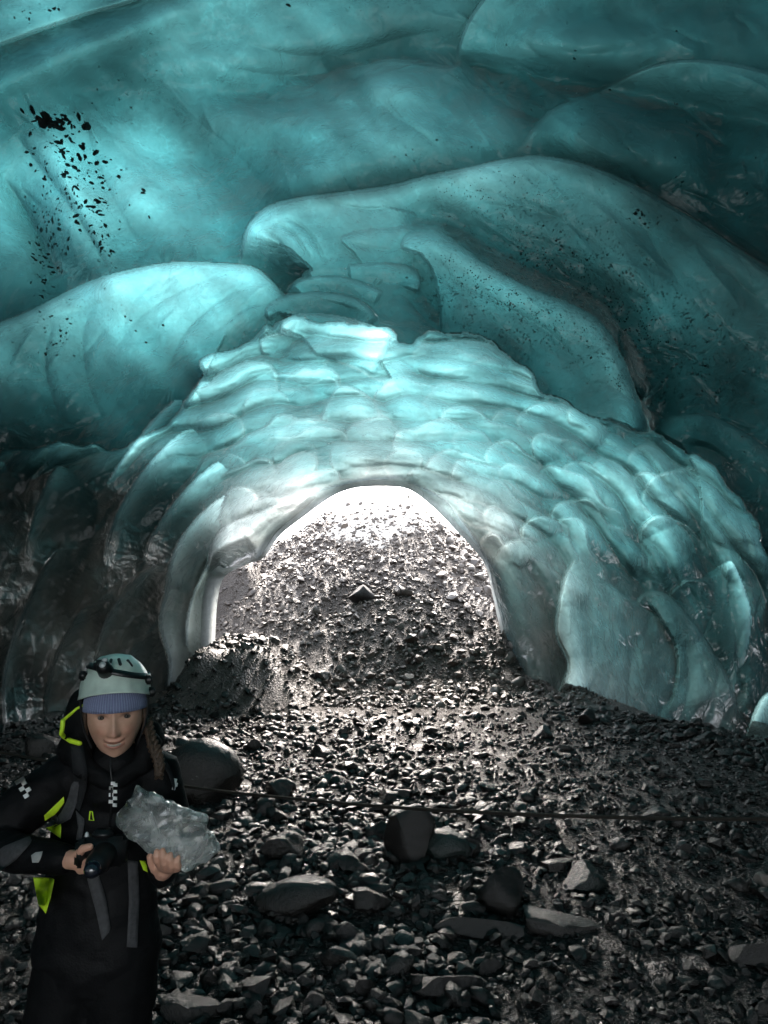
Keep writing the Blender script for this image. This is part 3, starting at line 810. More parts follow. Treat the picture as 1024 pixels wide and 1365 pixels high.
def lattice_pts(n, dens, lo, hi, r):
    """n random spots (x, y) with a density map"""
    out = []
    while len(out) < n:
        x = r.uniform(lo[0], hi[0], n); y = r.uniform(lo[1], hi[1], n)
        k = r.random(n) < dens(x, y)
        out += list(zip(x[k], y[k]))
    return np.array(out[:n])
def fl(x, y):
    return float(floor_fine(np.array([x]), np.array([y]))[0])
def wall_l(y): return np.interp(y, _ys, _cs) - np.interp(y, _ys, _ws) - .5 * sstep(4.5, 6, y) * sstep(11, 9.5, y)
def wall_r(y): return np.interp(y, _ys, _cs) + np.interp(y, _ys, _ws) + .6 * sstep(4.5, 6, y) * sstep(11, 9.5, y)

def rot_mats(r, n, tilt=.5):
    a = r.uniform(0, 2 * math.pi, n); t = r.normal(0, tilt, n); u = r.normal(0, tilt, n)
    ca, sa, ct, st, cu, su = np.cos(a), np.sin(a), np.cos(t), np.sin(t), np.cos(u), np.sin(u)
    Z = np.zeros(n); O = np.ones(n)
    Rz = np.stack([ca, -sa, Z, sa, ca, Z, Z, Z, O], -1).reshape(n, 3, 3)
    Rx = np.stack([O, Z, Z, Z, ct, -st, Z, st, ct], -1).reshape(n, 3, 3)
    Ry = np.stack([cu, Z, su, Z, O, Z, -su, Z, cu], -1).reshape(n, 3, 3)
    return Rz @ Rx @ Ry
def gravel(name, pts, size, shapes, mat, parent=None, sink=.25, smooth=True, zfun=floor_fine, tilt=.5):
    r = np.random.default_rng(len(pts) + 3)
    n = len(pts); Rm = rot_mats(r, n, tilt)
    kind = r.integers(0, len(shapes), n)
    z = zfun(pts[:, 0], pts[:, 1])
    Vs, Fs, off = [], [], 0
    for k, (V, F) in enumerate(shapes):
        i = np.where(kind == k)[0]
        if not len(i): continue
        P = np.einsum('nij,vj->nvi', Rm[i], V) * size[i][:, None, None]
        h = np.abs(V[:, 2]).max()
        P += np.stack([pts[i, 0], pts[i, 1], z[i] + size[i] * h * (1 - 2 * sink) * .8], -1)[:, None, :]
        Vs.append(P.reshape(-1, 3))
        Fs.append((F[None] + (np.arange(len(i)) * len(V))[:, None, None] + off).reshape(-1, 3))
        off += len(i) * len(V)
    me = mesh_from(name, np.vstack(Vs), np.vstack(Fs), smooth)
    me.set_sharp_from_angle(angle=math.radians(42))
    return link(name, me, mat, parent)

rs = np.random.default_rng(5)
sh1 = [stone_shape(ICO1, rs, 5, .6, .5) for _ in range(10)]
sh2 = [stone_shape(ICO2, rs, 8, a, .5) for a in (.5, .6, .5, .7, .5, .3, .6, .5, .7, .5, .5, .6)]
def cobbly(x, y):
    """the left and middle of the floor are cobbles, the right is a trodden path of fine grit"""
    c = sstep(1.05, -.1, x - .02 * (y - 4) + .25 * np.sin(y * 1.7)) * (.95 - .6 * sstep(5.6, 7.5, y)) + .08
    c = c * (.45 + .75 * sstep(-.35, .4, fbm2(x * 1.1, y * 1.1, 2)))
    foot = np.exp(-((wall_r(y) - .45 - x) / .42) ** 2) * .85 * (y > 4)
    return np.clip(np.maximum(c, foot), 0, 1) * sstep(-.05, .25, x - wall_l(y)) * sstep(-.05, .2, wall_r(y) - x)
def sizes(r, n, mu, sg, lo, hi):
    return np.clip(np.exp(r.normal(math.log(mu), sg, n)), lo, hi)

# fine grit near the camera and on the path, pebbles, then the heap beyond the arch: nobody could count it
p = lattice_pts(17000, lambda x, y: sstep(-.02, .1, x - wall_l(y)) * sstep(-.02, .1, wall_r(y) - x) * np.clip((4.2 / y), .25, 1), (-4.0, 2.3), (4.1, 9.8), rs)
g = gravel('gravel', p, sizes(rs, len(p), .018, .45, .008, .04), sh1, ST_DARK)
tag(g, kind='stuff')
p = lattice_pts(5200, lambda x, y: (.12 + .88 * cobbly(x, y)) * sstep(-.02, .1, x - wall_l(y)) * sstep(-.02, .1, wall_r(y) - x), (-4.0, 2.3), (4.1, 11), rs)
g = gravel('pebbles', p, sizes(rs, len(p), .034, .40, .015, .08), sh1, ST_DARK)
tag(g, kind='stuff')
p = lattice_pts(1500, lambda x, y: (.03 + .97 * cobbly(x, y)), (-3.9, 2.4), (4.0, 9.8), rs)
g = gravel('pebbles', p, sizes(rs, len(p), .055, .28, .03, .09), sh2[:6], ST_GREY)
tag(g, kind='stuff')
p = lattice_pts(15000, lambda x, y: np.clip(1.25 - np.abs(x + .2) / 4, 0, 1), (-3.6, 10.2), (3.2, 17.0), rs)
sz = sizes(rs, len(p), .024, .55, .011, .12)
keep = rs.random(len(p)) > 1.0 * sstep(3.3, 4.7, floor_z(p[:, 0], p[:, 1])) * (np.abs(p[:, 0]) < 1.4)
keep &= ~((p[:, 0] < -.8) & (p[:, 1] < 12.0)) | (rs.random(len(p)) < .4)
p, sz = p[keep], sz[keep]
g = gravel('gravel', p, sz, sh1, ST_HEAP)
tag(g, kind='stuff')

# larger cobbles one by one: the 300 that show largest
protos = []
for k in range(14):
    V, F = stone_shape(ICO2 if k < 9 else ICO3, rs, 8, [.5, .6, .8, .5, .7][k % 5], .6)
    me = mesh_from('stone', V, F)
    me.set_sharp_from_angle(angle=math.radians(38))
    me.materials.append([ST_DARK, ST_GREY, ST_DARK, ST_GREEN, ST_GREY][k % 5])
    protos.append(me)
def stone(x, y, sx, rot=None, k=None, name='stone', sink=.3, sc=(1, 1, 1), z=None, mat=None):
    k = random.randrange(len(protos)) if k is None else k
    me = protos[k]
    if mat is not None:
        me = me.copy(); me.materials.clear(); me.materials.append(mat)
    o = bpy.data.objects.new(name, me); COL.objects.link(o)
    hz = .6 * sx * sc[2]
    o.location = (x, y, (fl(x, y) if z is None else z) + hz * (1 - 2 * sink) * .8)
    o.scale = (sx * sc[0], sx * sc[1], sx * sc[2])
    o.rotation_euler = rot if rot is not None else (random.gauss(0, .25), random.gauss(0, .25), random.uniform(0, 6.28))
    return o
def floor_at(px, py):
    d = rays(px, py); t = 1.0
    while t < 25:
        P = CAM + d * t
        if P[2] < floor_z(P[0], P[1]): break
        t += .02
    return P
# named boulders, read off the photograph: (pixel x, pixel y of its foot, half width in px, shape, material, label, proportions)
NAMED = [
 (262, 1070, 52, 13, ST_GREY, 'large rounded black boulder just behind the person with the ice block', (1, .8, 1.35)),
 (48, 1012, 34, 12, ST_GREY, 'smooth grey boulder at the foot of the left ice fins behind the person', (1, .8, 1.0)),
 (546, 1152, 38, 11, ST_DARK, 'tall black angular boulder under the rope in the middle of the cave floor', (.9, .7, 1.6)),
 (592, 1152, 34, 13, ST_GREEN, 'greenish flat topped boulder leaning against the tall black boulder under the rope', (1, .8, 1.0)),
 (782, 1186, 30, 10, ST_GREEN, 'blocky dark green boulder at the edge of the smooth path', (1, .9, 1.0)),
 (744, 1166, 26, 12, ST_GREY, 'pale topped flat rock left of the blocky green boulder', (1, .7, .6)),
 (672, 1216, 34, 10, ST_DARK, 'pointed black rock with a split face left of the smooth path', (.9, .8, 1.5)),
 (646, 1256, 50, 9, ST_GREY, 'long grey slab lying low beside the pointed black rock', (1.2, .5, .55)),
 (740, 1248, 50, 12, ST_GREY, 'low grey hump half buried at the edge of the path', (1.1, .8, .5)),
 (1016, 1298, 32, 9, ST_GREY, 'smooth rounded grey boulder at the right edge of the picture', (1, .9, 1.0)),
 (1022, 1186, 14, 12, ST_PALE, 'pale stone above the rounded grey boulder at the right edge', (.9, .8, 1.6)),
 (390, 1230, 46, 13, ST_GREY, 'broad dull grey rock among the cobbles right of the person', (1.2, .8, .8)),
 (376, 1150, 30, 11, ST_DARK, 'dark humped rock among wet cobbles just right of the ice block', (1.1, .8, .9)),
 (238, 1362, 44, 12, ST_GREY, 'rough grey rock at the bottom edge beside the legs of the person', (1, .8, .8)),
 (372, 1064, 22, 11, ST_DARK, 'dark cobble sitting under the rope near the big black boulder', (1, .8, .9)),
 (482, 803, 19, 10, ST_MATT, 'lone dark angular rock stuck in the bright gravel heap beyond the arch', (1, .8, 1.1)),
 (429, 910, 12, 11, ST_GREY, 'small grey rock at the foot of the gravel heap near the silt bank', (1, .8, .9)),
 (602, 1336, 40, 9, ST_DARK, 'low black rock in the shadow at the bottom of the picture', (1.2, .8, .7)),
 (725, 985, 14, 10, ST_DARK, 'dark angular rock in front of the curtain of clear ice', (1, .8, 1.2)),
 (786, 966, 13, 11, ST_DARK, 'black rock against the foot of the right ice panels', (1, .8, 1.2)),
]
for px, py, hw, k, mat, lab, sc in NAMED:
    P = floor_at(px, py)
    dist = float(P[1])
    o = stone(P[0], P[1] + hw / FPX * dist * .5, hw / FPX * dist * 1.08, (random.gauss(0, .12), random.gauss(0, .12), random.uniform(-.5, .5)), k, 'boulder', .22, sc, None, mat)
    tag(o, lab, 'boulder')
# pale broken rocks down the right flank of the heap
lab = 'pale broken rock on the right flank of the gravel heap beyond the arch'
for px, py, hw in [(672, 826, 12), (664, 800, 9), (676, 850, 9), (680, 884, 13), (666, 872, 8), (640, 770, 9), (618, 744, 9), (600, 724, 8), (690, 912, 10), (655, 905, 8), (628, 760, 7), (650, 790, 8),
                   (586, 706, 7), (684, 862, 9), (520, 912, 10), (545, 905, 9), (660, 925, 11)]:
    P = floor_at(px, py)
    o = stone(P[0], P[1], hw / FPX * float(P[1]), None, random.choice([2, 4, 7, 10, 11]), 'rock', .2, (1, .8, 1.1), None, ST_PALE)
    tag(o, lab, 'rock', 'pale rocks on the heap')
# everyday cobbles
pts = lattice_pts(700, lambda x, y: cobbly(x, y), (-3.6, 2.7), (3.9, 9.0), rs)
szs = sizes(rs, len(pts), .048, .48, .03, .14)
order = np.argsort(-szs / pts[:, 1])
n = 0
taken = [(o.location.x, o.location.y, o.scale.x) for o in COL.objects if o.name.startswith('boulder')]
for i in order:
    x, y = pts[i]; s_ = float(szs[i])
    u, v = project(np.array([[x, y, fl(x, y)]]))
    if not (-20 < u[0] < 1044 and v[0] < 1385) or (u[0] < 215 and v[0] > 1010): continue
    if any((x - a) ** 2 + (y - b) ** 2 < (.75 * (c + s_)) ** 2 for a, b, c in taken): continue
    taken.append((x, y, s_))
    o = stone(x, y, s_, None, None, 'stone', .28)
    foot = x > wall_r(y) - 1.0
    mk = o.data.materials[0].name
    look = {'wet_basalt': 'black', 'wet_grey_rock': 'dark grey', 'wet_greenish_rock': 'greenish'}[mk]
    pxw = s_ / y * FPX
    big = 'large' if pxw > 26 else ('middling' if pxw > 17 else 'small')
    row = 'along the bottom edge' if v[0] > 1270 else ('in the dark foreground' if v[0] > 1170 else ('just below the rope' if v[0] > 1085 else ('just beyond the rope' if v[0] > 1010 else 'near the foot of the arch')))
    colm = 'beside the person' if u[0] < 330 else ('left of the middle' if u[0] < 480 else ('right of the middle' if u[0] < 640 else ('at the edge of the path' if u[0] < 800 else 'on the smooth path')))
    if foot: tag(o, big + ' ' + look + ' stone at the foot of the right ice wall', 'stone', 'stones along the right ice wall')
    else: tag(o, big + ' ' + look + ' cobble ' + row + ', ' + colm, 'stone', 'cobbles strewn over the cave floor')
    n += 1
    if n >= 270: break
# ------------------------------------------------------------------ tools for figures and gear
def plain(name, col, rough=.6, noise=0.0, scale=60, spec=.5, bump=0.0, bscale=200, metal=0.0):
    m = NT(name)
    tc = m.n('ShaderNodeTexCoord').outputs['Object']
    p = m.n('ShaderNodeBsdfPrincipled', {'Roughness': rough, 'Metallic': metal})
    p.inputs['Specular IOR Level'].default_value = spec
    n = m.n('ShaderNodeTexNoise', {'Vector': tc, 'Scale': scale, 'Detail': 5}).outputs['Fac']
    c = m.ramp(n, [(.3, tuple(v * (1 - noise) for v in col)), (.7, tuple(min(1, v * (1 + noise)) for v in col))])
    m.t.links.new(c, p.inputs['Base Color'])
    if bump:
        n2 = m.n('ShaderNodeTexNoise', {'Vector': tc, 'Scale': bscale, 'Detail': 3}).outputs['Fac']
        b = m.n('ShaderNodeBump', {'Height': n2, 'Strength': bump, 'Distance': .004})
        m.t.links.new(b.outputs[0], p.inputs['Normal'])
    return m.surf(p.outputs[0])
M_BLACK = plain('black_shell_fabric', (.0050, .0050, .0056), .62, .3, 30, .12, .35, 160)
M_TROUS = plain('black_trouser_fabric', (.0040, .0040, .0044), .75, .3, 30, .1, .35, 160)
M_HOOD = plain('black_hood_fabric', (.0055, .0055, .006), .7, .3, 30, .12, .3, 120)
M_STRAP = plain('grey_webbing', (.055, .055, .058), .7, .25, 90, .3, .5, 500)
M_STRAPD = plain('dark_grey_padding', (.013, .0135, .015), .75, .25, 90, .3, .5, 400)
M_NEON = plain('neon_yellow_fabric', (.60, .85, .03), .55, .12, 40)
M_WHITE = plain('reflective_white_print', (.82, .82, .80), .45, .05, 80)
M_HELM = plain('cream_mint_helmet_plastic', (.60, .70, .62), .28, .16, 26, .5)
M_BLK = plain('black_plastic', (.006, .006, .0065), .4, .2, 40)
M_LENS = plain('lamp_lens', (.45, .47, .47), .08, .1, 60, .8)
M_HAIR = plain('brown_hair', (.060, .036, .022), .5, .5, 140, .4, .6, 260)
M_TEETH = plain('teeth', (.50, .42, .35), .3, .05)
M_EYE = plain('eye_white', (.20, .165, .15), .2, .05)
M_IRIS = plain('dark_iris', (.02, .014, .01), .1, .1)
M_BOOT = plain('boot_leather', (.02, .019, .018), .5, .3)
def knit():
    m = NT('periwinkle_knit')
    uv = m.n('ShaderNodeAttribute', attribute_name='rib').outputs['Fac']
    tc = m.n('ShaderNodeTexCoord').outputs['Object']
    n = m.n('ShaderNodeTexNoise', {'Vector': tc, 'Scale': 300, 'Detail': 3}).outputs['Fac']
    c = m.ramp(m.math('ADD', m.math('MULTIPLY', n, .4), m.math('MULTIPLY', uv, .6)), [(.2, (.15, .17, .29)), (.8, (.27, .30, .46))])
    b = m.n('ShaderNodeBump', {'Height': n, 'Strength': .6, 'Distance': .003})
    return m.surf(m.n('ShaderNodeBsdfPrincipled', {'Base Color': c, 'Roughness': .9, 'Normal': b.outputs[0]}).outputs[0])
M_KNIT = knit()
def skin():
    m = NT('skin')
    lip = m.n('ShaderNodeAttribute', attribute_name='lip').outputs['Fac']
    lid = m.n('ShaderNodeAttribute', attribute_name='lid').outputs['Fac']
    blush = m.n('ShaderNodeAttribute', attribute_name='blush').outputs['Fac']
    tc = m.n('ShaderNodeTexCoord').outputs['Object']
    n = m.n('ShaderNodeTexNoise', {'Vector': tc, 'Scale': 45, 'Detail': 5}).outputs['Fac']
    c = m.ramp(n, [(.3, (.70, .40, .28)), (.7, (.80, .48, .35))])
    c = m.mix(m.math('MULTIPLY', blush, .5), c, (.58, .22, .15))
    c = m.mix(m.math('MULTIPLY', lip, .8), c, (.42, .14, .11))
    c = m.mix(m.math('MULTIPLY', lid, 1.0, True), c, (.05, .03, .022))
    nb = m.n('ShaderNodeTexNoise', {'Vector': tc, 'Scale': 420, 'Detail': 3}).outputs['Fac']
    nc = m.n('ShaderNodeTexNoise', {'Vector': tc, 'Scale': 110, 'Detail': 4}).outputs['Fac']
    c = m.mix(m.math('MULTIPLY', nc, .30), c, (.46, .20, .13))
    bp = m.n('ShaderNodeBump', {'Height': nb, 'Strength': .25, 'Distance': .0015})
    p = m.n('ShaderNodeBsdfPrincipled', {'Base Color': c, 'Roughness': .46, 'Normal': bp.outputs[0]})
    p.inputs['Subsurface Weight'].default_value = 0.0
    return m.surf(p.outputs[0])
M_SKIN = skin()

def tube(pts, rad, seg=14, flat=None):
    """closed lofted tube; flat = (axis vector, factor) squashes the section along that axis"""
    pts = [Vector(p) for p in pts]; rad = list(rad)
    t0 = (pts[1] - pts[0]).normalized(); t1 = (pts[-1] - pts[-2]).normalized()
    P, R = [], []
    for k, (d, s) in enumerate(((.98, .2), (.8, .6), (.45, .89))): P.append(pts[0] - t0 * rad[0] * d); R.append(rad[0] * s)
    for p, r in zip(pts, rad): P.append(p); R.append(r)
    for k, (d, s) in enumerate(((.45, .89), (.8, .6), (.98, .2))): P.append(pts[-1] + t1 * rad[-1] * d); R.append(rad[-1] * s)
    V, F = [], []
    up = Vector((0, 0, 1)) if abs(t0.z) < .8 else Vector((1, 0, 0))
    n = len(P); a = None
    for i in range(n):
        t = (P[min(i + 1, n - 1)] - P[max(i - 1, 0)]).normalized()
        if a is None: a = t.cross(up).normalized()
        else: a = (a - t * a.dot(t)).normalized()
        b = t.cross(a)
        for j in range(seg):
            g = 2 * math.pi * j / seg
            o = (a * math.cos(g) + b * math.sin(g)) * R[i]
            if flat:
                ax = flat[0]; o = o - ax * (o.dot(ax) * (1 - flat[1]))
            V.append(P[i] + o)
    for i in range(n - 1):
        for j in range(seg):
            k = (j + 1) % seg
            F.append((i * seg + j, i * seg + k, (i + 1) * seg + k, (i + 1) * seg + j))
    F.append(tuple(range(seg))[::-1]); F.append(tuple((n - 1) * seg + j for j in range(seg)))
    return V, F
def ell(c, r, rot=None, sub=ICO3):
    V = sub[0] * np.array(r)
    if rot is not None: V = V @ np.array(rot.to_matrix()).T
    return [Vector(v) for v in (V + np.array(c))], [tuple(f) for f in sub[1]]
def box(c, s, rot=None, bev=.2):
    bm = bmesh.new(); bmesh.ops.create_cube(bm, size=1)
    for v in bm.verts: v.co = Vector((v.co.x * s[0], v.co.y * s[1], v.co.z * s[2]))
    bmesh.ops.bevel(bm, geom=bm.edges[:], offset=min(s) * bev, segments=2, affect='EDGES')
    M = (rot.to_matrix() if rot is not None else Matrix.Identity(3))
    V = [M @ v.co + Vector(c) for v in bm.verts]; bm.verts.index_update()
    F = [tuple(v.index for v in f.verts) for f in bm.faces]
    bm.free(); return V, F
def join(parts):
    V, F = [], []
    for v, f in parts:
        o = len(V); V += [tuple(p) for p in v]; F += [tuple(i + o for i in q) for q in f]
    return V, F
def poly_obj(name, parts, mat, parent=None, smooth=True):
    V, F = join(parts) if isinstance(parts, list) else parts
    me = bpy.data.meshes.new(name)
    inv = parent_inv(parent)
    me.from_pydata([tuple(inv @ Vector(v)) for v in V], [], F)
    me.polygons.foreach_set('use_smooth', [smooth] * len(me.polygons))
    bm = bmesh.new(); bm.from_mesh(me); bmesh.ops.recalc_face_normals(bm, faces=bm.faces[:]); bm.to_mesh(me); bm.free()
    o = link(name, me, mat, parent); return o
def parent_inv(p):
    off = Vector((0, 0, 0))
    while p is not None: off += p.location; p = p.parent
    return Matrix.Translation(-off)
def fuse(name, parts, mat, parent, voxel, smooth=4, wrinkle=0.0, wscale=9, fac=.5):
    """fuse overlapping volumes into one continuous skin"""
    V, F = join(parts)
    me = bpy.data.meshes.new(name + '_src'); me.from_pydata(V, [], F)
    o = bpy.data.objects.new(name + '_src', me); COL.objects.link(o)
    md = o.modifiers.new('r', 'REMESH'); md.mode = 'VOXEL'; md.voxel_size = voxel; md.use_smooth_shade = True
    if smooth:
        sm = o.modifiers.new('s', 'SMOOTH'); sm.iterations = smooth; sm.factor = fac
    dg = bpy.context.evaluated_depsgraph_get()
    res = bpy.data.meshes.new_from_object(o.evaluated_get(dg))
    bpy.data.objects.remove(o); bpy.data.meshes.remove(me)
    n = len(res.vertices); co = np.zeros(n * 3, np.float32); res.vertices.foreach_get('co', co); co = co.reshape(-1, 3)
    if wrinkle:
        nr_ = np.zeros(n * 3, np.float32); res.vertices.foreach_get('normal', nr_); nr_ = nr_.reshape(-1, 3)
        w = fbm(co * np.array([wscale, wscale, wscale * 1.8]) + fbm(co * wscale * .5, 2)[:, None] * .8, 3)
        co = co + nr_ * (w * wrinkle)[:, None]
    inv = np.array(parent_inv(parent).translation)
    res.vertices.foreach_set('co', (co + inv).astype(np.float32).ravel())
    res.polygons.foreach_set('use_smooth', [True] * len(res.polygons))
    res.name = name; res.materials.clear(); res.update()
    ob = link(name, res, mat, parent)
    return ob, co

# ------------------------------------------------------------------ the person
PY0 = 2.2
foot_c = A3(128, 1250, PY0)
gz = fl(foot_c.x, PY0)
person = empty('person', (foot_c.x, PY0, gz))
tag(person, 'smiling person in pale helmet, periwinkle headband and black jacket holding a slab of ice', 'person')
HEAD_R = Euler((math.radians(9), math.radians(-3), math.radians(17)), 'XYZ').to_matrix()      # tipped forward a little
def hl(x, f, z):
    """head coordinates (right in picture, forward, up) to world"""
    return HEAD_O + HEAD_R @ Vector((x, -f, z))
HEAD_O = Vector((0, 0, 0))
HEAD_O = A3(152, 956, 2.08) - HEAD_R @ Vector((0, -.082, .012))
# head: one lofted skull whose front is shaped into a face
nu, nv = 150, 130
u = np.linspace(-math.pi, math.pi, nu, endpoint=False); v = np.linspace(.02, math.pi - .02, nv)
Uu, Vv = np.meshgrid(u, v)
z = .122 * np.cos(Vv); s_ = np.sin(Vv)
x = .074 * s_ * np.sin(Uu); f = .094 * s_ * np.cos(Uu)
jaw = np.clip((-z - .015) / .107, 0, 1)
x = x * (1 - .30 * jaw ** 1.3); f = f * (1 - .12 * jaw) + .014 * jaw * (np.cos(Uu) > -2) - .012 * jaw * (np.cos(Uu) < 0)
front = np.clip(np.cos(Uu), 0, 1) ** .5
def G(cx, cz, sx, sz): return np.exp(-((x - cx) / sx) ** 2 - ((z - cz) / sz) ** 2)
df = np.zeros_like(x)
for sgn in (-1, 1):
    df -= .010 * G(sgn * .031, .013, .016, .010)
    df += .005 * G(sgn * .030, .032, .020, .008)
    df += .0075 * G(sgn * .040, -.026, .017, .016)
    df -= .004 * G(sgn * .033, -.052, .007, .016)
    df += .007 * G(sgn * .0105, -.030, .006, .007)
tz = np.clip((.022 - z) / .056, 0, 1)
nose = (.006 + .020 * tz ** 1.2) * np.exp(-(x / (.0065 + .006 * tz)) ** 2) * sstep(.034, .016, z) * sstep(-.041, -.034, z)
df += nose
smile = z + .062 - 11.0 * x * x                      # height above the smiling mouth line
wm = sstep(.031, .020, np.abs(x))
df += .0055 * np.exp(-((smile - .0075) / .004) ** 2) * wm + .0050 * np.exp(-((smile + .0085) / .005) ** 2) * wm * sstep(.028, .012, np.abs(x))
df -= .008 * np.exp(-(smile / .0042) ** 2) * wm
df += .007 * G(0, -.102, .016, .012)
f = f + df * front
W3 = [HEAD_O + HEAD_R @ Vector((a, -b, c)) for a, b, c in zip(x.ravel(), f.ravel(), z.ravel())]
Fh = []
for j in range(nv - 1):
    for i in range(nu):
        k = (i + 1) % nu
        Fh.append((j * nu + i, j * nu + k, (j + 1) * nu + k, (j + 1) * nu + i))
Fh.append(tuple(range(nu))[::-1]); Fh.append(tuple((nv - 1) * nu + i for i in range(nu)))
HEADM = (W3, Fh)
# joints
NECK = A3(152, 1022, 2.20); SHR = A3(82, 1042, 2.22); SHL = A3(208, 1030, 2.24)
ELR = A3(-34, 1128, 2.16); WRR = A3(84, 1146, 2.02); ELL = A3(236, 1118, 2.24); WRL = A3(214, 1166, 2.06)
CH = A3(146, 1075, 2.24); WA = A3(136, 1160, 2.24); HIP = A3(130, 1235, 2.24)
HPR = A3(98, 1262, 2.24); HPL = A3(166, 1262, 2.24)
KNR = Vector((HPR.x - .02, 2.17, gz + .46)); KNL = Vector((HPL.x + .01, 2.19, gz + .46))
ANR = Vector((KNR.x - .01, 2.22, gz + .09)); ANL = Vector((KNL.x + .01, 2.25, gz + .09))
YV = Vector((0, 1, 0))
# hands: palm, four fingers of different lengths with bends, and a thumb leaving the side of the palm
def hand(wrist, palm_c, knuckles, fingers, thumb):
    pr = [tube([wrist, wrist.lerp(palm_c, .5), palm_c], [.020, .023, .024], 12)]
    for kn, fg, r in zip(knuckles, fingers, (.0090, .0094, .0090, .0080)):
        pr.append(tube([palm_c, palm_c.lerp(kn, .6), kn], [.014, .012, r * 1.12], 10))
        pr.append(tube([kn] + fg, [r * 1.05, r, r * .92, r * .80][:1 + len(fg)], 10))
    pr.append(tube([wrist.lerp(palm_c, .45)] + thumb, [.014, .0125, .0105, .0088][:1 + len(thumb)], 10))
    return pr
# right hand grips the camera from the left of the picture, fingers folded round its front
yk = 1.985
hr = hand(WRR, A3(102, 1146, 1.995),
          [A3(110, 1149, yk), A3(110, 1153, yk), A3(109, 1157, yk + .004), A3(107, 1161, yk + .008)],
          [[A3(119, 1149, yk - .022), A3(130, 1152, yk - .026), A3(138, 1149, yk - .022)],
           [A3(118, 1153, yk - .020), A3(129, 1156, yk - .024), A3(136, 1155, yk - .022)],
           [A3(116, 1157, yk - .016), A3(126, 1160, yk - .020), A3(133, 1160, yk - .018)],
           [A3(114, 1161, yk - .010), A3(122, 1164, yk - .014), A3(127, 1164, yk - .012)]],
          [A3(106, 1137, 1.975), A3(111, 1131, 1.962), A3(120, 1129, 1.958)])
# left hand carries the ice slab from below, fingertips folded up over its lower front edge
yl = 1.985
hlft = hand(WRL, A3(220, 1158, 2.035),
          [A3(212, 1152, yl + .012), A3(220, 1156, yl + .006), A3(229, 1158, yl + .004), A3(237, 1158, yl + .006)],
          [[A3(209, 1148, yl - .006), A3(208, 1141, yl - .014), A3(209, 1135, yl - .010)],
           [A3(219, 1151, yl - .012), A3(217, 1142, yl - .019), A3(217, 1134, yl - .014)],
           [A3(229, 1154, yl - .012), A3(227, 1146, yl - .018), A3(227, 1139, yl - .014)],
           [A3(238, 1155, yl - .008), A3(237, 1149, yl - .014), A3(238, 1143, yl - .010)]],
          [A3(206, 1158, 2.04), A3(202, 1150, 2.03), A3(200, 1142, 2.02)])
body_parts = [HEADM, tube([hl(0, -.005, -.06), hl(0, -.02, -.11), NECK], [.050, .052, .058], 20),
    tube([NECK, CH, WA, HIP], [.07, .125, .115, .13], 22, (YV, .72)),
    tube([NECK, SHR], [.06, .052], 14), tube([NECK, SHL], [.06, .052], 14),
    tube([SHR, ELR, WRR], [.050, .038, .023], 14), tube([SHL, ELL, WRL], [.050, .038, .023], 14),
    tube([HPR, KNR, ANR], [.080, .052, .036], 16), tube([HPL, KNL, ANL], [.080, .052, .036], 16),
    tube([ANR, ANR + Vector((-.01, -.14, -.05))], [.038, .032], 12), tube([ANL, ANL + Vector((.01, -.14, -.05))], [.038, .032], 12)] + hr + hlft
body, co = fuse('body', body_parts, M_SKIN, person, .0034, 1, fac=.3)
Rt = np.array(HEAD_R).T
lc = (co - np.array(HEAD_O)) @ Rt.T
lx, lf, lz = lc[:, 0], -lc[:, 1], lc[:, 2]
isf = lf > .03
sm_ = lz + .062 - 11.0 * lx * lx
lipv = isf * (np.abs(lx) < .027) * (np.abs(lz + .06) < .03) * (np.exp(-((sm_ - .0065) / .0035) ** 2) + np.exp(-((sm_ + .0080) / .0045) ** 2))
lidv = isf * (sum(np.exp(-((lx - s0 * .031) / .0135) ** 2 - ((lz - .0165 + 9 * (lx - s0 * .031) ** 2) / .0034) ** 2) for s0 in (-1, 1)) + sum(.8 * np.exp(-((lx - s0 * .031) / .016) ** 2 - ((lz - .031 + 6 * (lx - s0 * .031) ** 2) / .0028) ** 2) for s0 in (-1, 1)))
blv = isf * (sum(np.exp(-((lx - s0 * .038) / .018) ** 2 - ((lz + .024) / .016) ** 2) for s0 in (-1, 1)) + np.exp(-(lx / .012) ** 2 - ((lz + .028) / .012) ** 2))
hands_b = (co[:, 2] < HEAD_O.z - .2)
for nm, av in (('lip', lipv), ('lid', lidv), ('blush', np.where(hands_b, .5, blv))):
    a = body.data.attributes.new(nm, 'FLOAT', 'POINT'); a.data.foreach_set('value', np.clip(av, 0, 1).astype(np.float32))
# eyes and teeth
for sgn in (-1, 1):
    e = poly_obj('eye', ell(hl(sgn * .031, .0722, .010), (.0112, .0108, .0068), None, ICO3), M_EYE, person)
    ec = hl(sgn * .031, .0722, .010); cdir = (Vector(CAM.tolist()) - ec).normalized()
    poly_obj('iris', ell(ec + cdir * .0092 - Vector((0, 0, .0006)), (.0060, .0040, .0052), None, ICO2), M_IRIS, e)
tp = [hl(a, .0925 - 12 * a * a, -.0612 + 10.6 * a * a) for a in np.linspace(-.0165, .0165, 9)]
poly_obj('teeth', tube(tp, [.0016] + [.0028] * 7 + [.0016], 8), M_TEETH, person)
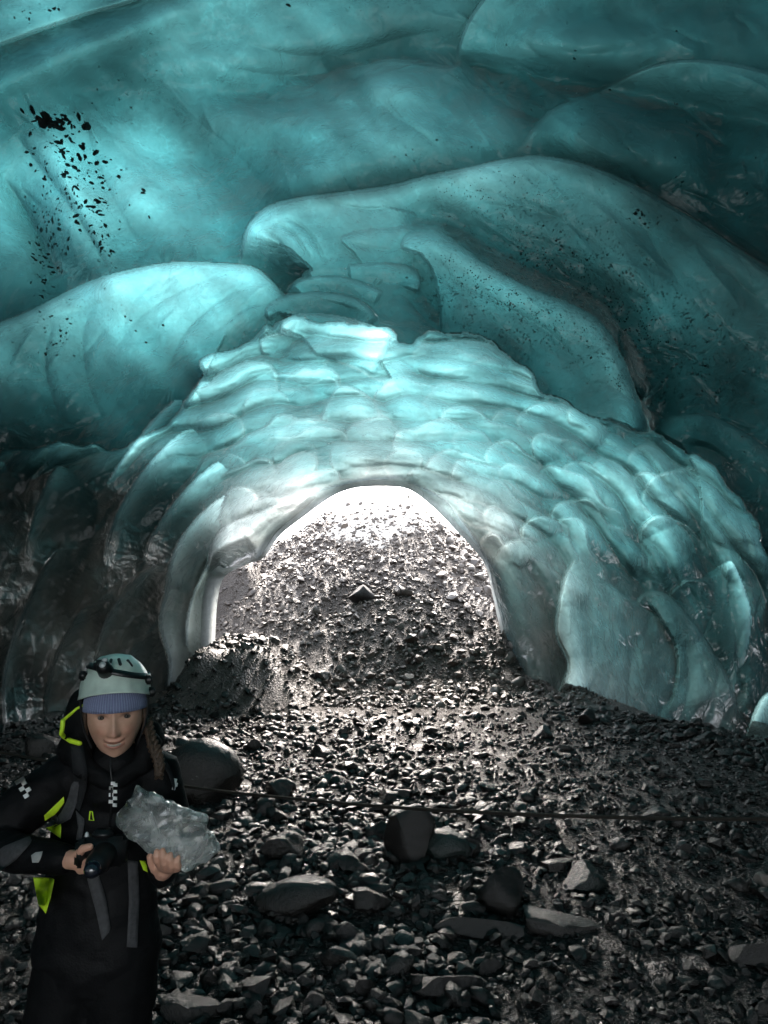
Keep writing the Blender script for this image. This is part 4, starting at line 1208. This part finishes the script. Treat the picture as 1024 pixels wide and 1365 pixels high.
# jacket
jk = [tube([NECK + Vector((0, .03, -.01)), CH, WA, HIP, A3(129, 1268, 2.24)], [.085, .150, .150, .168, .172], 26, (YV, .74)),
      tube([A3(118, 1028, 2.22), SHR, SHR.lerp(ELR, .5), ELR], [.075, .074, .068, .060], 18),
      tube([ELR, ELR.lerp(WRR, .5), WRR], [.060, .050, .040], 18),
      tube([A3(186, 1024, 2.23), SHL, SHL.lerp(ELL, .5), ELL], [.070, .070, .062, .054], 18),
      tube([ELL, ELL.lerp(WRL, .6), WRL + (ELL - WRL) * .05], [.054, .046, .038], 18),
      # high collar
      tube([A3(153, 1024, 2.18), A3(150, 1046, 2.20)], [.078, .096], 24, (YV, .95))]
jacket, jco = fuse('jacket', jk, M_BLACK, person, .0065, 5, .006, 10)
hood_p = [tube([hl(-.085, -.02, -.05), hl(-.095, -.03, -.02), hl(-.085, -.06, .03)], [.045, .046, .04], 16),
          tube([hl(-.10, -.01, -.09), hl(-.05, -.09, -.07), hl(.03, -.11, -.07), hl(.09, -.06, -.09)], [.05, .055, .055, .045], 16),
          tube([hl(-.085, -.06, .03), hl(-.03, -.11, .02), hl(.05, -.10, -.01)], [.04, .05, .04], 16),
          tube([hl(-.092, .02, -.08), hl(-.080, .05, -.125), hl(-.02, .07, -.160)], [.036, .030, .026], 14),
          tube([hl(.090, .02, -.085), hl(.072, .05, -.128), hl(.01, .07, -.160)], [.036, .030, .026], 14)]
hood, hco = fuse('hood', hood_p, M_HOOD, person, .006, 4, .005, 14)
trs = [tube([WA, HIP, A3(130, 1280, 2.24)], [.12, .150, .148], 22, (YV, .78)),
       tube([HPR, HPR.lerp(KNR, .5), KNR, ANR + Vector((0, 0, .02))], [.102, .092, .078, .066], 18),
       tube([HPL, HPL.lerp(KNL, .5), KNL, ANL + Vector((0, 0, .02))], [.102, .092, .078, .066], 18)]
trousers, tco = fuse('trousers', trs, M_TROUS, person, .008, 5, .006, 8)
for an, sx in ((ANR, -1), (ANL, 1)):
    fz_ = fl(an.x, an.y - .07)
    b = poly_obj('boot', [tube([an + Vector((0, .02, .06)), an + Vector((0, .02, -.01))], [.055, .055], 14),
                      tube([an + Vector((0, .04, -.035)), an + Vector((sx * .01, -.08, -.040)), an + Vector((sx * .018, -.16, -.045))], [.048, .047, .038], 14, (Vector((0, 0, 1)), .85))], M_BOOT, person)
    poly_obj('sole', box(an + Vector((sx * .008, -.055, -.082)), (.092, .29, .022), None, .3), M_BLK, b)
bpy.context.view_layer.update()
from mathutils.bvhtree import BVHTree
def bvh(objs):
    V, F = [], []
    for o in objs:
        off = len(V); t = -parent_inv(o.parent).translation + o.location
        V += [v.co + t for v in o.data.vertices]; F += [tuple(i + off for i in p.vertices) for p in o.data.polygons]
    return BVHTree.FromPolygons(V, F)
CLOTH = bvh([jacket, trousers, hood])
def cast(tree, px, py, lift=.004, back=None):
    d = Vector(rays(px, py).tolist()); c = Vector(CAM.tolist())
    h = tree.ray_cast(c, d)
    if h[0] is None: return c + d * (2.2 if back is None else back)
    return h[0] - d * lift
def patch(name, poly, mat, parent, tree=None, th=.004, lift=.003, cells=7):
    """a strap, print or flap that lies on the cloth: its outline is meshed, laid on the surface and given thickness"""
    tree = tree or CLOTH
    pl = np.array(poly, float)
    n = len(pl); c = pl.mean(0)
    rings = []
    fine = []
    for i in range(n):
        a, b = pl[i], pl[(i + 1) % n]
        m = max(1, int(np.hypot(*(b - a)) / cells))
        for k in range(m): fine.append(a + (b - a) * k / m)
    # split outline into two rails so that long bands follow the body
    i0 = 0; fine = np.array(fine); N = len(fine)
    dd = ((fine[:, None] - fine[None]) ** 2).sum(-1); i0, i1 = np.unravel_index(dd.argmax(), dd.shape)
    if i0 > i1: i0, i1 = i1, i0
    ra = fine[i0:i1 + 1]; rb = np.vstack([fine[i1:], fine[:i0 + 1]])[::-1]
    m = max(4, int(max(len(ra), len(rb))))
    def res(r):
        l = np.concatenate([[0], np.cumsum(np.hypot(*np.diff(r, axis=0).T))]); t = np.linspace(0, l[-1], m)
        return np.stack([np.interp(t, l, r[:, 0]), np.interp(t, l, r[:, 1])], -1)
    ra, rb = res(ra), res(rb)
    k = 4; V = []; F = []
    for layer in (0, 1):
        for i in range(m):
            for j in range(k):
                q = ra[i] + (rb[i] - ra[i]) * j / (k - 1)
                V.append(cast(tree, q[0], q[1], lift + (th if layer == 0 else -.002)))
    S0 = m * k
    for i in range(m - 1):
        for j in range(k - 1):
            a = i * k + j
            F.append((a, a + 1, a + k + 1, a + k)); F.append((S0 + a, S0 + a + k, S0 + a + k + 1, S0 + a + 1))
    for i in range(m - 1):
        for j in (0, k - 1):
            a = i * k + j; F.append((a, a + k, S0 + a + k, S0 + a))
    for j in range(k - 1):
        for i in (0, m - 1):
            a = i * k + j; F.append((a, a + 1, S0 + a + 1, S0 + a))
    return poly_obj(name, (V, F), mat, parent)
def checks(cells, size, origin, ang, parent):
    parts = []
    ca, sa = math.cos(ang), math.sin(ang)
    for cx, cy in cells:
        q = []
        for ax, ay in ((0, 0), (1, 0), (1, 1), (0, 1)):
            X, Y = (cx + ax) * size[0], (cy + ay) * size[1]
            q.append(cast(CLOTH, origin[0] + X * ca - Y * sa, origin[1] + X * sa + Y * ca, .004))
        qb = [p + Vector((0, .004, 0)) for p in q]
        parts.append((q + qb, [(0, 1, 2, 3), (0, 4, 5, 1), (1, 5, 6, 2), (2, 6, 7, 3), (3, 7, 4, 0)]))
    return poly_obj('reflective_mark', parts, M_WHITE, parent, False)
checks([(1, 0), (0, 1), (1, 2), (0, 3), (1, 4), (0, 5), (1, 6), (.4, -.4)], (5.4, 4.5), (145.5, 1044), .03, jacket)
checks([(0, 0), (1, 1), (0, 2), (1, 3), (0, 4), (1, 0)], (6.6, 5.4), (19, 1042), -.55, jacket)
checks([(0, 0), (.5, 1), (0, 2)], (4.0, 5.0), (232, 1038), .2, jacket)
patch('cuff_panel', [(0, 1130), (40, 1114), (43, 1122), (22, 1146), (0, 1162)], M_STRAP, jacket)
patch('cuff_tab', [(41, 1137), (57, 1135), (53, 1150), (43, 1150)], plain('pale_grey_tab', (.35, .35, .34), .6), jacket)
patch('pocket_flap', [(44, 1170), (73, 1170), (68, 1196), (61, 1218), (51, 1206)], M_NEON, jacket)
zp = poly_obj('zip_pull', [tube([cast(CLOTH, px, py, .006) for px, py in l], [.0018] * len(l), 6) for l in ([(120, 1082), (119, 1093), (125, 1094), (123, 1082), (120, 1082)],)], M_NEON, jacket)
poly_obj('zip', tube([cast(CLOTH, px, py, .002) for px, py in ((148, 1003), (147, 1020), (149, 1040), (148, 1080), (142, 1130))], [.0022] * 5, 6), M_BLK, jacket)
# neon piping on the hood
poly_obj('piping', [tube([cast(bvh([hood, jacket]), px, py, .004) for px, py in ((111, 940), (102, 945), (94, 952), (86, 959))], [.0032, .0036, .0042, .0050], 8),
                    tube([cast(bvh([hood, jacket]), px, py, .004) for px, py in ((84, 961), (83, 970), (82, 978), (85, 982), (95, 988), (106, 991))], [.0062, .0062, .0058, .0062, .0066, .0066], 8)], M_NEON, hood)
# helmet
hc = hl(0, -.012, .063)
nu, nv = 72, 26
Vh, Fh = [], []
for lay, th in ((0, 0), (1, -.012)):
    for j in range(nv + 1):
        t = j / nv
        for i in range(nu):
            a = 2 * math.pi * i / nu
            lim = math.radians(97 - 17 * max(0, math.cos(a)) ** 1.2 + 4 * abs(math.sin(a)) ** 3)
            ph = t * lim
            rim_ = .006 * max(0, (t - .86) / .14) ** 2
            ridge = .0030 * (math.exp(-((abs(math.sin(a) * math.sin(ph)) - .42) / .09) ** 2)) * (ph > .3)
            r = 1 + (th + rim_ + ridge) / .1
            Vh.append(hc + HEAD_R @ Vector(((.0945) * r * math.sin(ph) * math.sin(a), -.116 * r * math.sin(ph) * math.cos(a), .100 * r * math.cos(ph))))
N = (nv + 1) * nu
for lay in (0, 1):
    for j in range(nv):
        for i in range(nu):
            k = (i + 1) % nu; b = lay * N
            q = (b + j * nu + i, b + j * nu + k, b + (j + 1) * nu + k, b + (j + 1) * nu + i)
            Fh.append(q if lay == 0 else q[::-1])
for i in range(nu):
    k = (i + 1) % nu; b = nv * nu
    Fh.append((b + i, b + k, N + b + k, N + b + i))
helmet = poly_obj('helmet', (Vh, Fh), M_HELM, person)
def dome(a, ph, r=1.0):
    return hc + HEAD_R @ Vector(((.0945) * r * math.sin(ph) * math.sin(a), -.116 * r * math.sin(ph) * math.cos(a), .100 * r * math.cos(ph)))
# head torch on its band round the helmet, tilted as worn
tilt = lambda a: math.radians(58 - 9 * math.cos(a + .9) - 7 * math.sin(a + 2.6))
V, F = [], []
ns = 72
for i in range(ns):
    a = 2 * math.pi * i / ns
    for dph, r in ((-.085, 1.035), (.085, 1.045), (.085, 1.075), (-.085, 1.065)):
        V.append(dome(a, tilt(a) + dph, r))
for i in range(ns):
    k = (i + 1) % ns
    for j in range(4):
        F.append((i * 4 + j, i * 4 + (j + 1) % 4, k * 4 + (j + 1) % 4, k * 4 + j))
poly_obj('torch_band', (V, F), M_BLK, helmet)
la = -.30
for va, vp in ((-.75, .62), (-.25, .50), (.3, .50), (.8, .62)):
    poly_obj('vent', tube([dome(va, vp - .10, 1.012), dome(va * .96, vp + .10, 1.012)], [.0045, .0045], 8), M_BLK, helmet)
lp = dome(la, tilt(la) + .02, 1.10); ln = (dome(la, tilt(la) + .02, 1.4) - lp).normalized()
poly_obj('torch_housing', [tube([lp - ln * .012, lp + ln * .012], [.021, .020], 16), box(lp + Vector((-.012, .004, .012)), (.040, .022, .030), HEAD_R.to_euler(), .3)], M_BLK, helmet)
poly_obj('torch_lens', [tube([lp + ln * .012, lp + ln * .022], [.0135, .012], 16)], M_LENS, helmet)
poly_obj('torch_lens', [ell(lp + ln * .010 + HEAD_R @ Vector((.002, -.004, .022)), (.009, .006, .007), None, ICO2)], M_LENS, helmet)
for a, dp in ((1.15, .10), (1.25, .42), (-1.2, .3)):
    c = dome(a, tilt(a) + dp, 1.07); poly_obj('clip', box(c, (.014, .022, .026), Euler((0, 0, a)), .3), M_BLK, helmet)
for sgn in (-1, 1):
    poly_obj('chin_strap', tube([hl(sgn * .088, .030, .050), hl(sgn * .086, .030, .01), hl(sgn * .078, .034, -.03), hl(sgn * .060, .040, -.075)], [.005, .0048, .0045, .004], 8, (Vector((1, 0, 0)), .5)), M_STRAPD, helmet)
# knitted headband
V, F, rib = [], [], []
ns, nz = 360, 8
for lay in (0, 1):
    for j in range(nz):
        for i in range(ns):
            a = 2 * math.pi * i / ns
            ca_ = math.cos(a)
            zz = (.027 - .011 * (1 - max(0, ca_)) * (ca_ > -2)) + j / (nz - 1) * .062
            rb = .5 + .5 * math.cos(i * 2 * math.pi / 5)
            k = math.sqrt(max(.05, 1 - ((zz - .0) / .125) ** 2)) * (1 + .012 * math.sin(j / (nz - 1) * math.pi))
            off = (.0075 + .0016 * rb) if lay == 0 else .001
            V.append(hl((.077 * k + off) * math.sin(a), (.0955 * k + off) * math.cos(a) + (.002 if ca_ > 0 else 0), zz)); rib.append(rb)
N = nz * ns
for lay in (0, 1):
    for j in range(nz - 1):
        for i in range(ns):
            k = (i + 1) % ns; b = lay * N
            F.append((b + j * ns + i, b + j * ns + k, b + (j + 1) * ns + k, b + (j + 1) * ns + i))
for i in range(ns):
    k = (i + 1) % ns
    F.append((i, k, N + k, N + i)); F.append((N - ns + i, N - ns + k, 2 * N - ns + k, 2 * N - ns + i))
hb = poly_obj('headband', (V, F), M_KNIT, person)
a = hb.data.attributes.new('rib', 'FLOAT', 'POINT'); a.data.foreach_set('value', np.array(rib, np.float32))
# hair: plait over the shoulder and strands by the cheek
pb = [A3(197, 962, 2.20), A3(199, 974, 2.17), A3(202, 987, 2.14), A3(207, 1000, 2.12), A3(211, 1012, 2.11), A3(213, 1024, 2.10), A3(212, 1034, 2.10)]
pr = []
for k in range(len(pb) - 1):
    for h_ in (0, .5):
        c = pb[k].lerp(pb[k + 1], h_); dn = (pb[k + 1] - pb[k]).normalized()
        for sg in (-1, 1):
            pr.append(tube([c + Vector((sg * .009, 0, .010)), c + Vector((sg * .004, -.008, -.004)), c + Vector((-sg * .008, -.002, -.016))], [.0055, .0075, .0045], 8))
pr.append(tube(pb, [.010] * 5 + [.008, .004], 10))
poly_obj('plait', pr, M_HAIR, person)
poly_obj('hair', [tube([hl(s0 * .076, .02 - .012 * k, .035), hl(s0 * (.079 - .001 * k), .022 - .014 * k, -.01), hl(s0 * (.072 + .004 * k), .018 - .02 * k, -.06)], [.006, .007, .004], 7) for s0 in (-1, 1) for k in range(5)], M_HAIR, person)

# ------------------------------------------------------------------ backpack worn on her back, straps over the jacket
pk_c = Vector((CH.x - .01, 2.44, CH.z - .10))
pack = empty('backpack', (pk_c.x, pk_c.y, pk_c.z - .25))
tag(pack, 'backpack with grey and neon yellow straps worn by the person over the black jacket', 'backpack')
fuse('bag', [box(pk_c, (.26, .15, .46), None, .35), box(pk_c + Vector((0, .08, -.06)), (.20, .08, .26), None, .4)], M_BLACK, pack, .012, 4, .006, 9)
patch('shoulder_strap', [(94, 994), (111, 994), (117, 1030), (116, 1050), (106, 1082), (99, 1076), (98, 1040)], M_STRAPD, pack, None, .010)
patch('shoulder_strap', [(96, 1042), (106, 1042), (102, 1072), (94, 1092), (62, 1108), (58, 1102), (80, 1086), (90, 1066)], M_STRAP, pack, None, .013)
patch('shoulder_strap', [(206, 1000), (214, 1000), (226, 1020), (234, 1044), (232, 1056), (225, 1034)], M_STRAPD, pack, None, .008)
patch('accent_panel', [(58, 1088), (85, 1062), (86, 1070), (74, 1086), (60, 1094)], M_NEON, pack, None, .008)
patch('accent_panel', [(60, 1104), (82, 1097), (81, 1118), (70, 1110)], M_NEON, pack, None, .008)
patch('buckle', [(66, 1090), (75, 1086), (79, 1096), (69, 1101)], M_BLK, pack, None, .020)
patch('webbing', [(101, 1080), (113, 1092), (112, 1104), (108, 1122), (101, 1120), (104, 1104)], M_STRAP, pack, None, .005)
patch('webbing', [(115, 1168), (130, 1160), (142, 1200), (148, 1240), (136, 1254), (128, 1216)], M_STRAP, pack, None, .005)
patch('webbing', [(170, 1147), (184, 1148), (186, 1200), (183, 1263), (169, 1263), (172, 1200)], M_STRAP, pack, None, .005)
patch('accent_panel', [(186, 1147), (195, 1148), (197, 1163), (191, 1160)], M_NEON, pack, None, .006)

# ------------------------------------------------------------------ camera in her right hand
kc = A3(137, 1134, 2.0)
kam = empty('hand_camera', tuple(kc))
tag(kam, 'black compact camera held at the waist in the right hand of the person', 'camera')
poly_obj('camera_body', [box(kc, (.115, .045, .070), Euler((0, 0, .1)), .18), box(kc + Vector((.0, 0, .040)), (.05, .036, .022), Euler((0, 0, .1)), .25), box(kc + Vector((-.045, -.014, 0)), (.026, .05, .066), None, .3)], M_BLK, kam)
lz_ = poly_obj('lens_barrel', [tube([kc + Vector((.012, -.02, -.004)), kc + Vector((.012, -.065, -.012))], [.031, .029], 24)], M_BLK, kam)
poly_obj('front_glass', [tube([kc + Vector((.012, -.0935, -.0168)), kc + Vector((.012, -.095, -.017))], [.021, .0205], 24)], plain('lens_glass', (.01, .012, .02), .04, .1, 10, .9), lz_)
poly_obj('shutter_button', [tube([kc + Vector((-.04, -.006, .036)), kc + Vector((-.04, -.006, .041))], [.006, .005], 12)], M_LENS, kam)

# ------------------------------------------------------------------ slab of clear ice in her left hand
def clear_ice():
    m = NT('clear_ice')
    tc = m.n('ShaderNodeTexCoord').outputs['Object']
    n1 = m.n('ShaderNodeTexNoise', {'Vector': tc, 'Scale': 11, 'Detail': 8, 'Roughness': .7, 'Distortion': 2.6}).outputs['Fac']
    n2 = m.n('ShaderNodeTexNoise', {'Vector': tc, 'Scale': 60, 'Detail': 4}).outputs['Fac']
    b = m.n('ShaderNodeBump', {'Height': m.math('ADD', n1, m.math('MULTIPLY', n2, .3)), 'Strength': .7, 'Distance': .02})
    rg = m.ramp(n1, [(.40, (.04,) * 3), (.60, (.42,) * 3)])
    gl = m.n('ShaderNodeBsdfPrincipled', {'Base Color': (.93, .97, .96, 1), 'Roughness': rg, 'IOR': 1.31, 'Normal': b.outputs[0]})
    gl.inputs['Transmission Weight'].default_value = 1.0
    gl.inputs['Coat Weight'].default_value = .8
    gl.inputs['Coat Roughness'].default_value = .04
    tr = m.n('ShaderNodeBsdfTranslucent', {'Color': (.92, .95, .93, 1)}).outputs[0]
    df = m.n('ShaderNodeBsdfDiffuse', {'Color': (.88, .90, .88, 1), 'Normal': b.outputs[0]}).outputs[0]
    cl = m.n('ShaderNodeMixShader', {0: .7, 1: tr, 2: df}).outputs[0]
    big = m.n('ShaderNodeTexNoise', {'Vector': tc, 'Scale': 7, 'Detail': 3, 'Distortion': .6}).outputs['Fac']
    f = m.math('MULTIPLY', m.ramp(big, [(.38, (.06,) * 3), (.62, (.5,) * 3)]), m.math('ADD', .55, n1))
    pt = m.n('ShaderNodeNewGeometry').outputs['Pointiness']
    edge = m.ramp(pt, [(.52, (0, 0, 0)), (.58, (.9,) * 3)])
    f = m.math('MAXIMUM', f, edge)
    return m.surf(m.n('ShaderNodeMixShader', {0: f, 1: gl.outputs[0], 2: cl}).outputs[0])
ol = np.array([(181, 1046), (205, 1055), (240, 1070), (272, 1084), (279, 1092), (278, 1103), (287, 1112), (292, 1128), (286, 1140), (268, 1150), (250, 1158), (238, 1159), (226, 1152), (205, 1140), (186, 1126), (166, 1112), (156, 1100), (155, 1086), (164, 1078), (165, 1066), (174, 1060)], float)
oc = ol.mean(0); prt = []
V, F = [], []
lays = [(0.0, .62, -.036), (0, .86, -.030), (0, 1.0, -.012), (0, 1.0, .012), (0, .9, .032), (0, .6, .040)]
for _, k, dy in lays:
    for p in ol:
        q = oc + (p - oc) * k
        V.append(A3(q[0], q[1], 2.015 + dy + .0003 * (q[0] - oc[0])))
n = len(ol)
for a_ in range(len(lays) - 1):
    for i in range(n):
        F.append((a_ * n + i, a_ * n + (i + 1) % n, (a_ + 1) * n + (i + 1) % n, (a_ + 1) * n + i))
F.append(tuple(range(n))); F.append(tuple((len(lays) - 1) * n + i for i in range(n))[::-1])
ib, ico_ = fuse('ice_slab', [(V, F)], clear_ice(), None, .0105, 0, .011, 17)
ib.data.polygons.foreach_set('use_smooth', [False] * len(ib.data.polygons))
cen_ = Vector(ico_.mean(0).tolist())
ib.data.transform(Matrix.Translation(-cen_)); ib.location = cen_
tag(ib, 'rough slab of clear ice with bubbles and chipped edges held up in the left hand of the person', 'ice slab')
# ------------------------------------------------------------------ rope strung across the cave
M_ROPE = plain('dark_rope', (.03, .026, .022), .8, .4, 200, .2, .8, 300)
rp = [A3(-150, 985, 7.2), A3(0, 1003, 6.7), A3(30, 1008, 6.6), A3(245, 1050, 6.0), A3(400, 1066, 5.4), A3(540, 1078, 5.0), A3(700, 1086, 4.7), A3(860, 1091, 4.4), A3(1024, 1093, 4.15), A3(1300, 1080, 3.8), A3(1620, 1040, 3.5)]
pp = [Vector(p) for p in rp]
fine = []
for i in range(len(pp) - 1):
    for k in range(10): fine.append(pp[i].lerp(pp[i + 1], k / 10))
fine.append(pp[-1])
for _ in range(20):
    fine = [fine[0]] + [(fine[i - 1] + fine[i] * 2 + fine[i + 1]) / 4 for i in range(1, len(fine) - 1)] + [fine[-1]]
rope = poly_obj('rope', tube(fine, [0.0110] * len(fine), 8), M_ROPE, None)
tag(rope, 'thin dark rope strung across the cave floor from left wall to right wall', 'rope')

# ------------------------------------------------------------------ rock debris frozen into the ceiling
bpy.context.view_layer.update()
ice_objs = [o for o in cave.children if o.name.startswith(('ice_ceiling', 'ice_fold', 'ice_bulge', 'ice_slab'))]
_V, _F = [], []
for o in ice_objs:
    n_ = len(o.data.vertices); c_ = np.zeros(n_ * 3, np.float32); o.data.vertices.foreach_get('co', c_)
    f_ = np.zeros(len(o.data.loops), np.int32); o.data.loops.foreach_get('vertex_index', f_)
    off = sum(len(v) for v in _V)
    _V.append(c_.reshape(-1, 3) + np.array(o.location + cave.location)); _F.append(f_.reshape(-1, 4) + off)
_V = np.vstack(_V); _F = np.vstack(_F)
_u, _w = project(_V)
selq = ((_u > 0) & (_u < 1024) & (_w > -20) & (_w < 700))[_F[:, 0]]
ICET = BVHTree.FromPolygons(_V.tolist(), _F[selq].tolist())
M_DEB = stone_material('embedded_debris', (.008, .008, .009), (.03, .028, .026), (.3, .6))
rd = np.random.default_rng(21)
chips = []
def spots(n, cx, cy, rx, ry, ang, s0, s1):
    c, s = math.cos(math.radians(ang)), math.sin(math.radians(ang))
    for _ in range(n):
        a, b = rd.normal(0, .5), rd.normal(0, .5)
        chips.append((cx + a * rx * c - b * ry * s, cy + a * rx * s + b * ry * c, rd.uniform(0, 1) ** 2.2 * (s1 - s0) + s0))
spots(26, 78, 162, 44, 12, 10, 3, 11)
spots(14, 70, 160, 28, 9, 8, 6, 13)
spots(90, 92, 205, 55, 40, 35, 1.4, 8.0)
spots(150, 115, 265, 60, 60, 60, 1.2, 7.5)
spots(110, 62, 300, 24, 100, -8, 1.0, 6.0)
spots(40, 140, 330, 14, 40, -18, 1.0, 5.5)
spots(50, 55, 360, 18, 60, 0, 1.0, 5.5)
spots(50, 170, 120, 110, 60, -60, .8, 2.6)
spots(46, 80, 440, 24, 40, 20, .9, 4.2)
spots(30, 62, 420, 60, 20, -20, .9, 2.6)
spots(26, 190, 430, 60, 24, 30, .8, 3.2)
spots(40, 340, 210, 160, 90, 0, .7, 2.2)
spots(36, 470, 150, 60, 50, 30, .8, 2.6)
spots(20, 55, 15, 50, 14, 0, 1.0, 4.0)
spots(90, 640, 120, 300, 120, 10, .7, 2.4)
spots(110, 880, 220, 150, 120, 30, .8, 3.0)
spots(50, 860, 290, 30, 16, 30, .8, 4.0)
spots(260, 740, 340, 180, 70, 33, .7, 3.0)
spots(220, 650, 430, 120, 50, 35, .7, 2.8)
spots(160, 880, 480, 120, 70, 40, .7, 3.0)
spots(120, 800, 440, 26, 120, -30, .7, 3.4)
spots(12, 268, 522, 8, 16, 0, 2, 6)
spots(16, 265, 545, 40, 20, -30, 1, 3.5)
spots(320, 100, 250, 90, 130, 20, .5, 1.3)
spots(200, 110, 450, 110, 70, -20, .5, 1.2)
spots(200, 330, 200, 200, 130, 0, .45, 1.1)
spots(1, 383, 6, 1, 1, 0, 4, 6); spots(1, 766, 78, 1, 1, 0, 4, 6)
big, small = [], []
shc = [stone_shape(ICO1, rd, 5, .7, .6) for _ in range(8)]
VV, FF, off = [], [], 0
nbig = 0
for px, py, hs in sorted(chips, key=lambda c: -c[2]):
    d = Vector(rays(px, py).tolist()); h = ICET.ray_cast(Vector(CAM.tolist()), d)
    if h[0] is None: continue
    r_ = hs / FPX * h[3] * .62
    V0, F0 = shc[rd.integers(len(shc))]
    nrm = h[1]
    if nrm.dot(d) > 0: nrm = -nrm
    M = nrm.to_track_quat('Z', 'Y').to_matrix() @ Matrix.Rotation(rd.uniform(0, 6.28), 3, 'Z')
    Vx = (V0 * np.array([1, rd.uniform(.5, 1), .35]) * r_) @ np.array(M).T + np.array(h[0])
    if nbig < 130 and hs > 3.2:
        me = mesh_from('rock_chip', Vx - np.array(h[0]), F0, False)
        o = link('rock_chip', me, M_DEB, cave); o.location = h[0] - cave.location
        nbig += 1
    else:
        VV.append(Vx); FF.append(F0 + off); off += len(V0)
o = link('rock_chips', mesh_from('rock_chips', np.vstack(VV) - np.array(cave.location), np.vstack(FF), False), M_DEB, cave)
tag(o, kind='stuff')
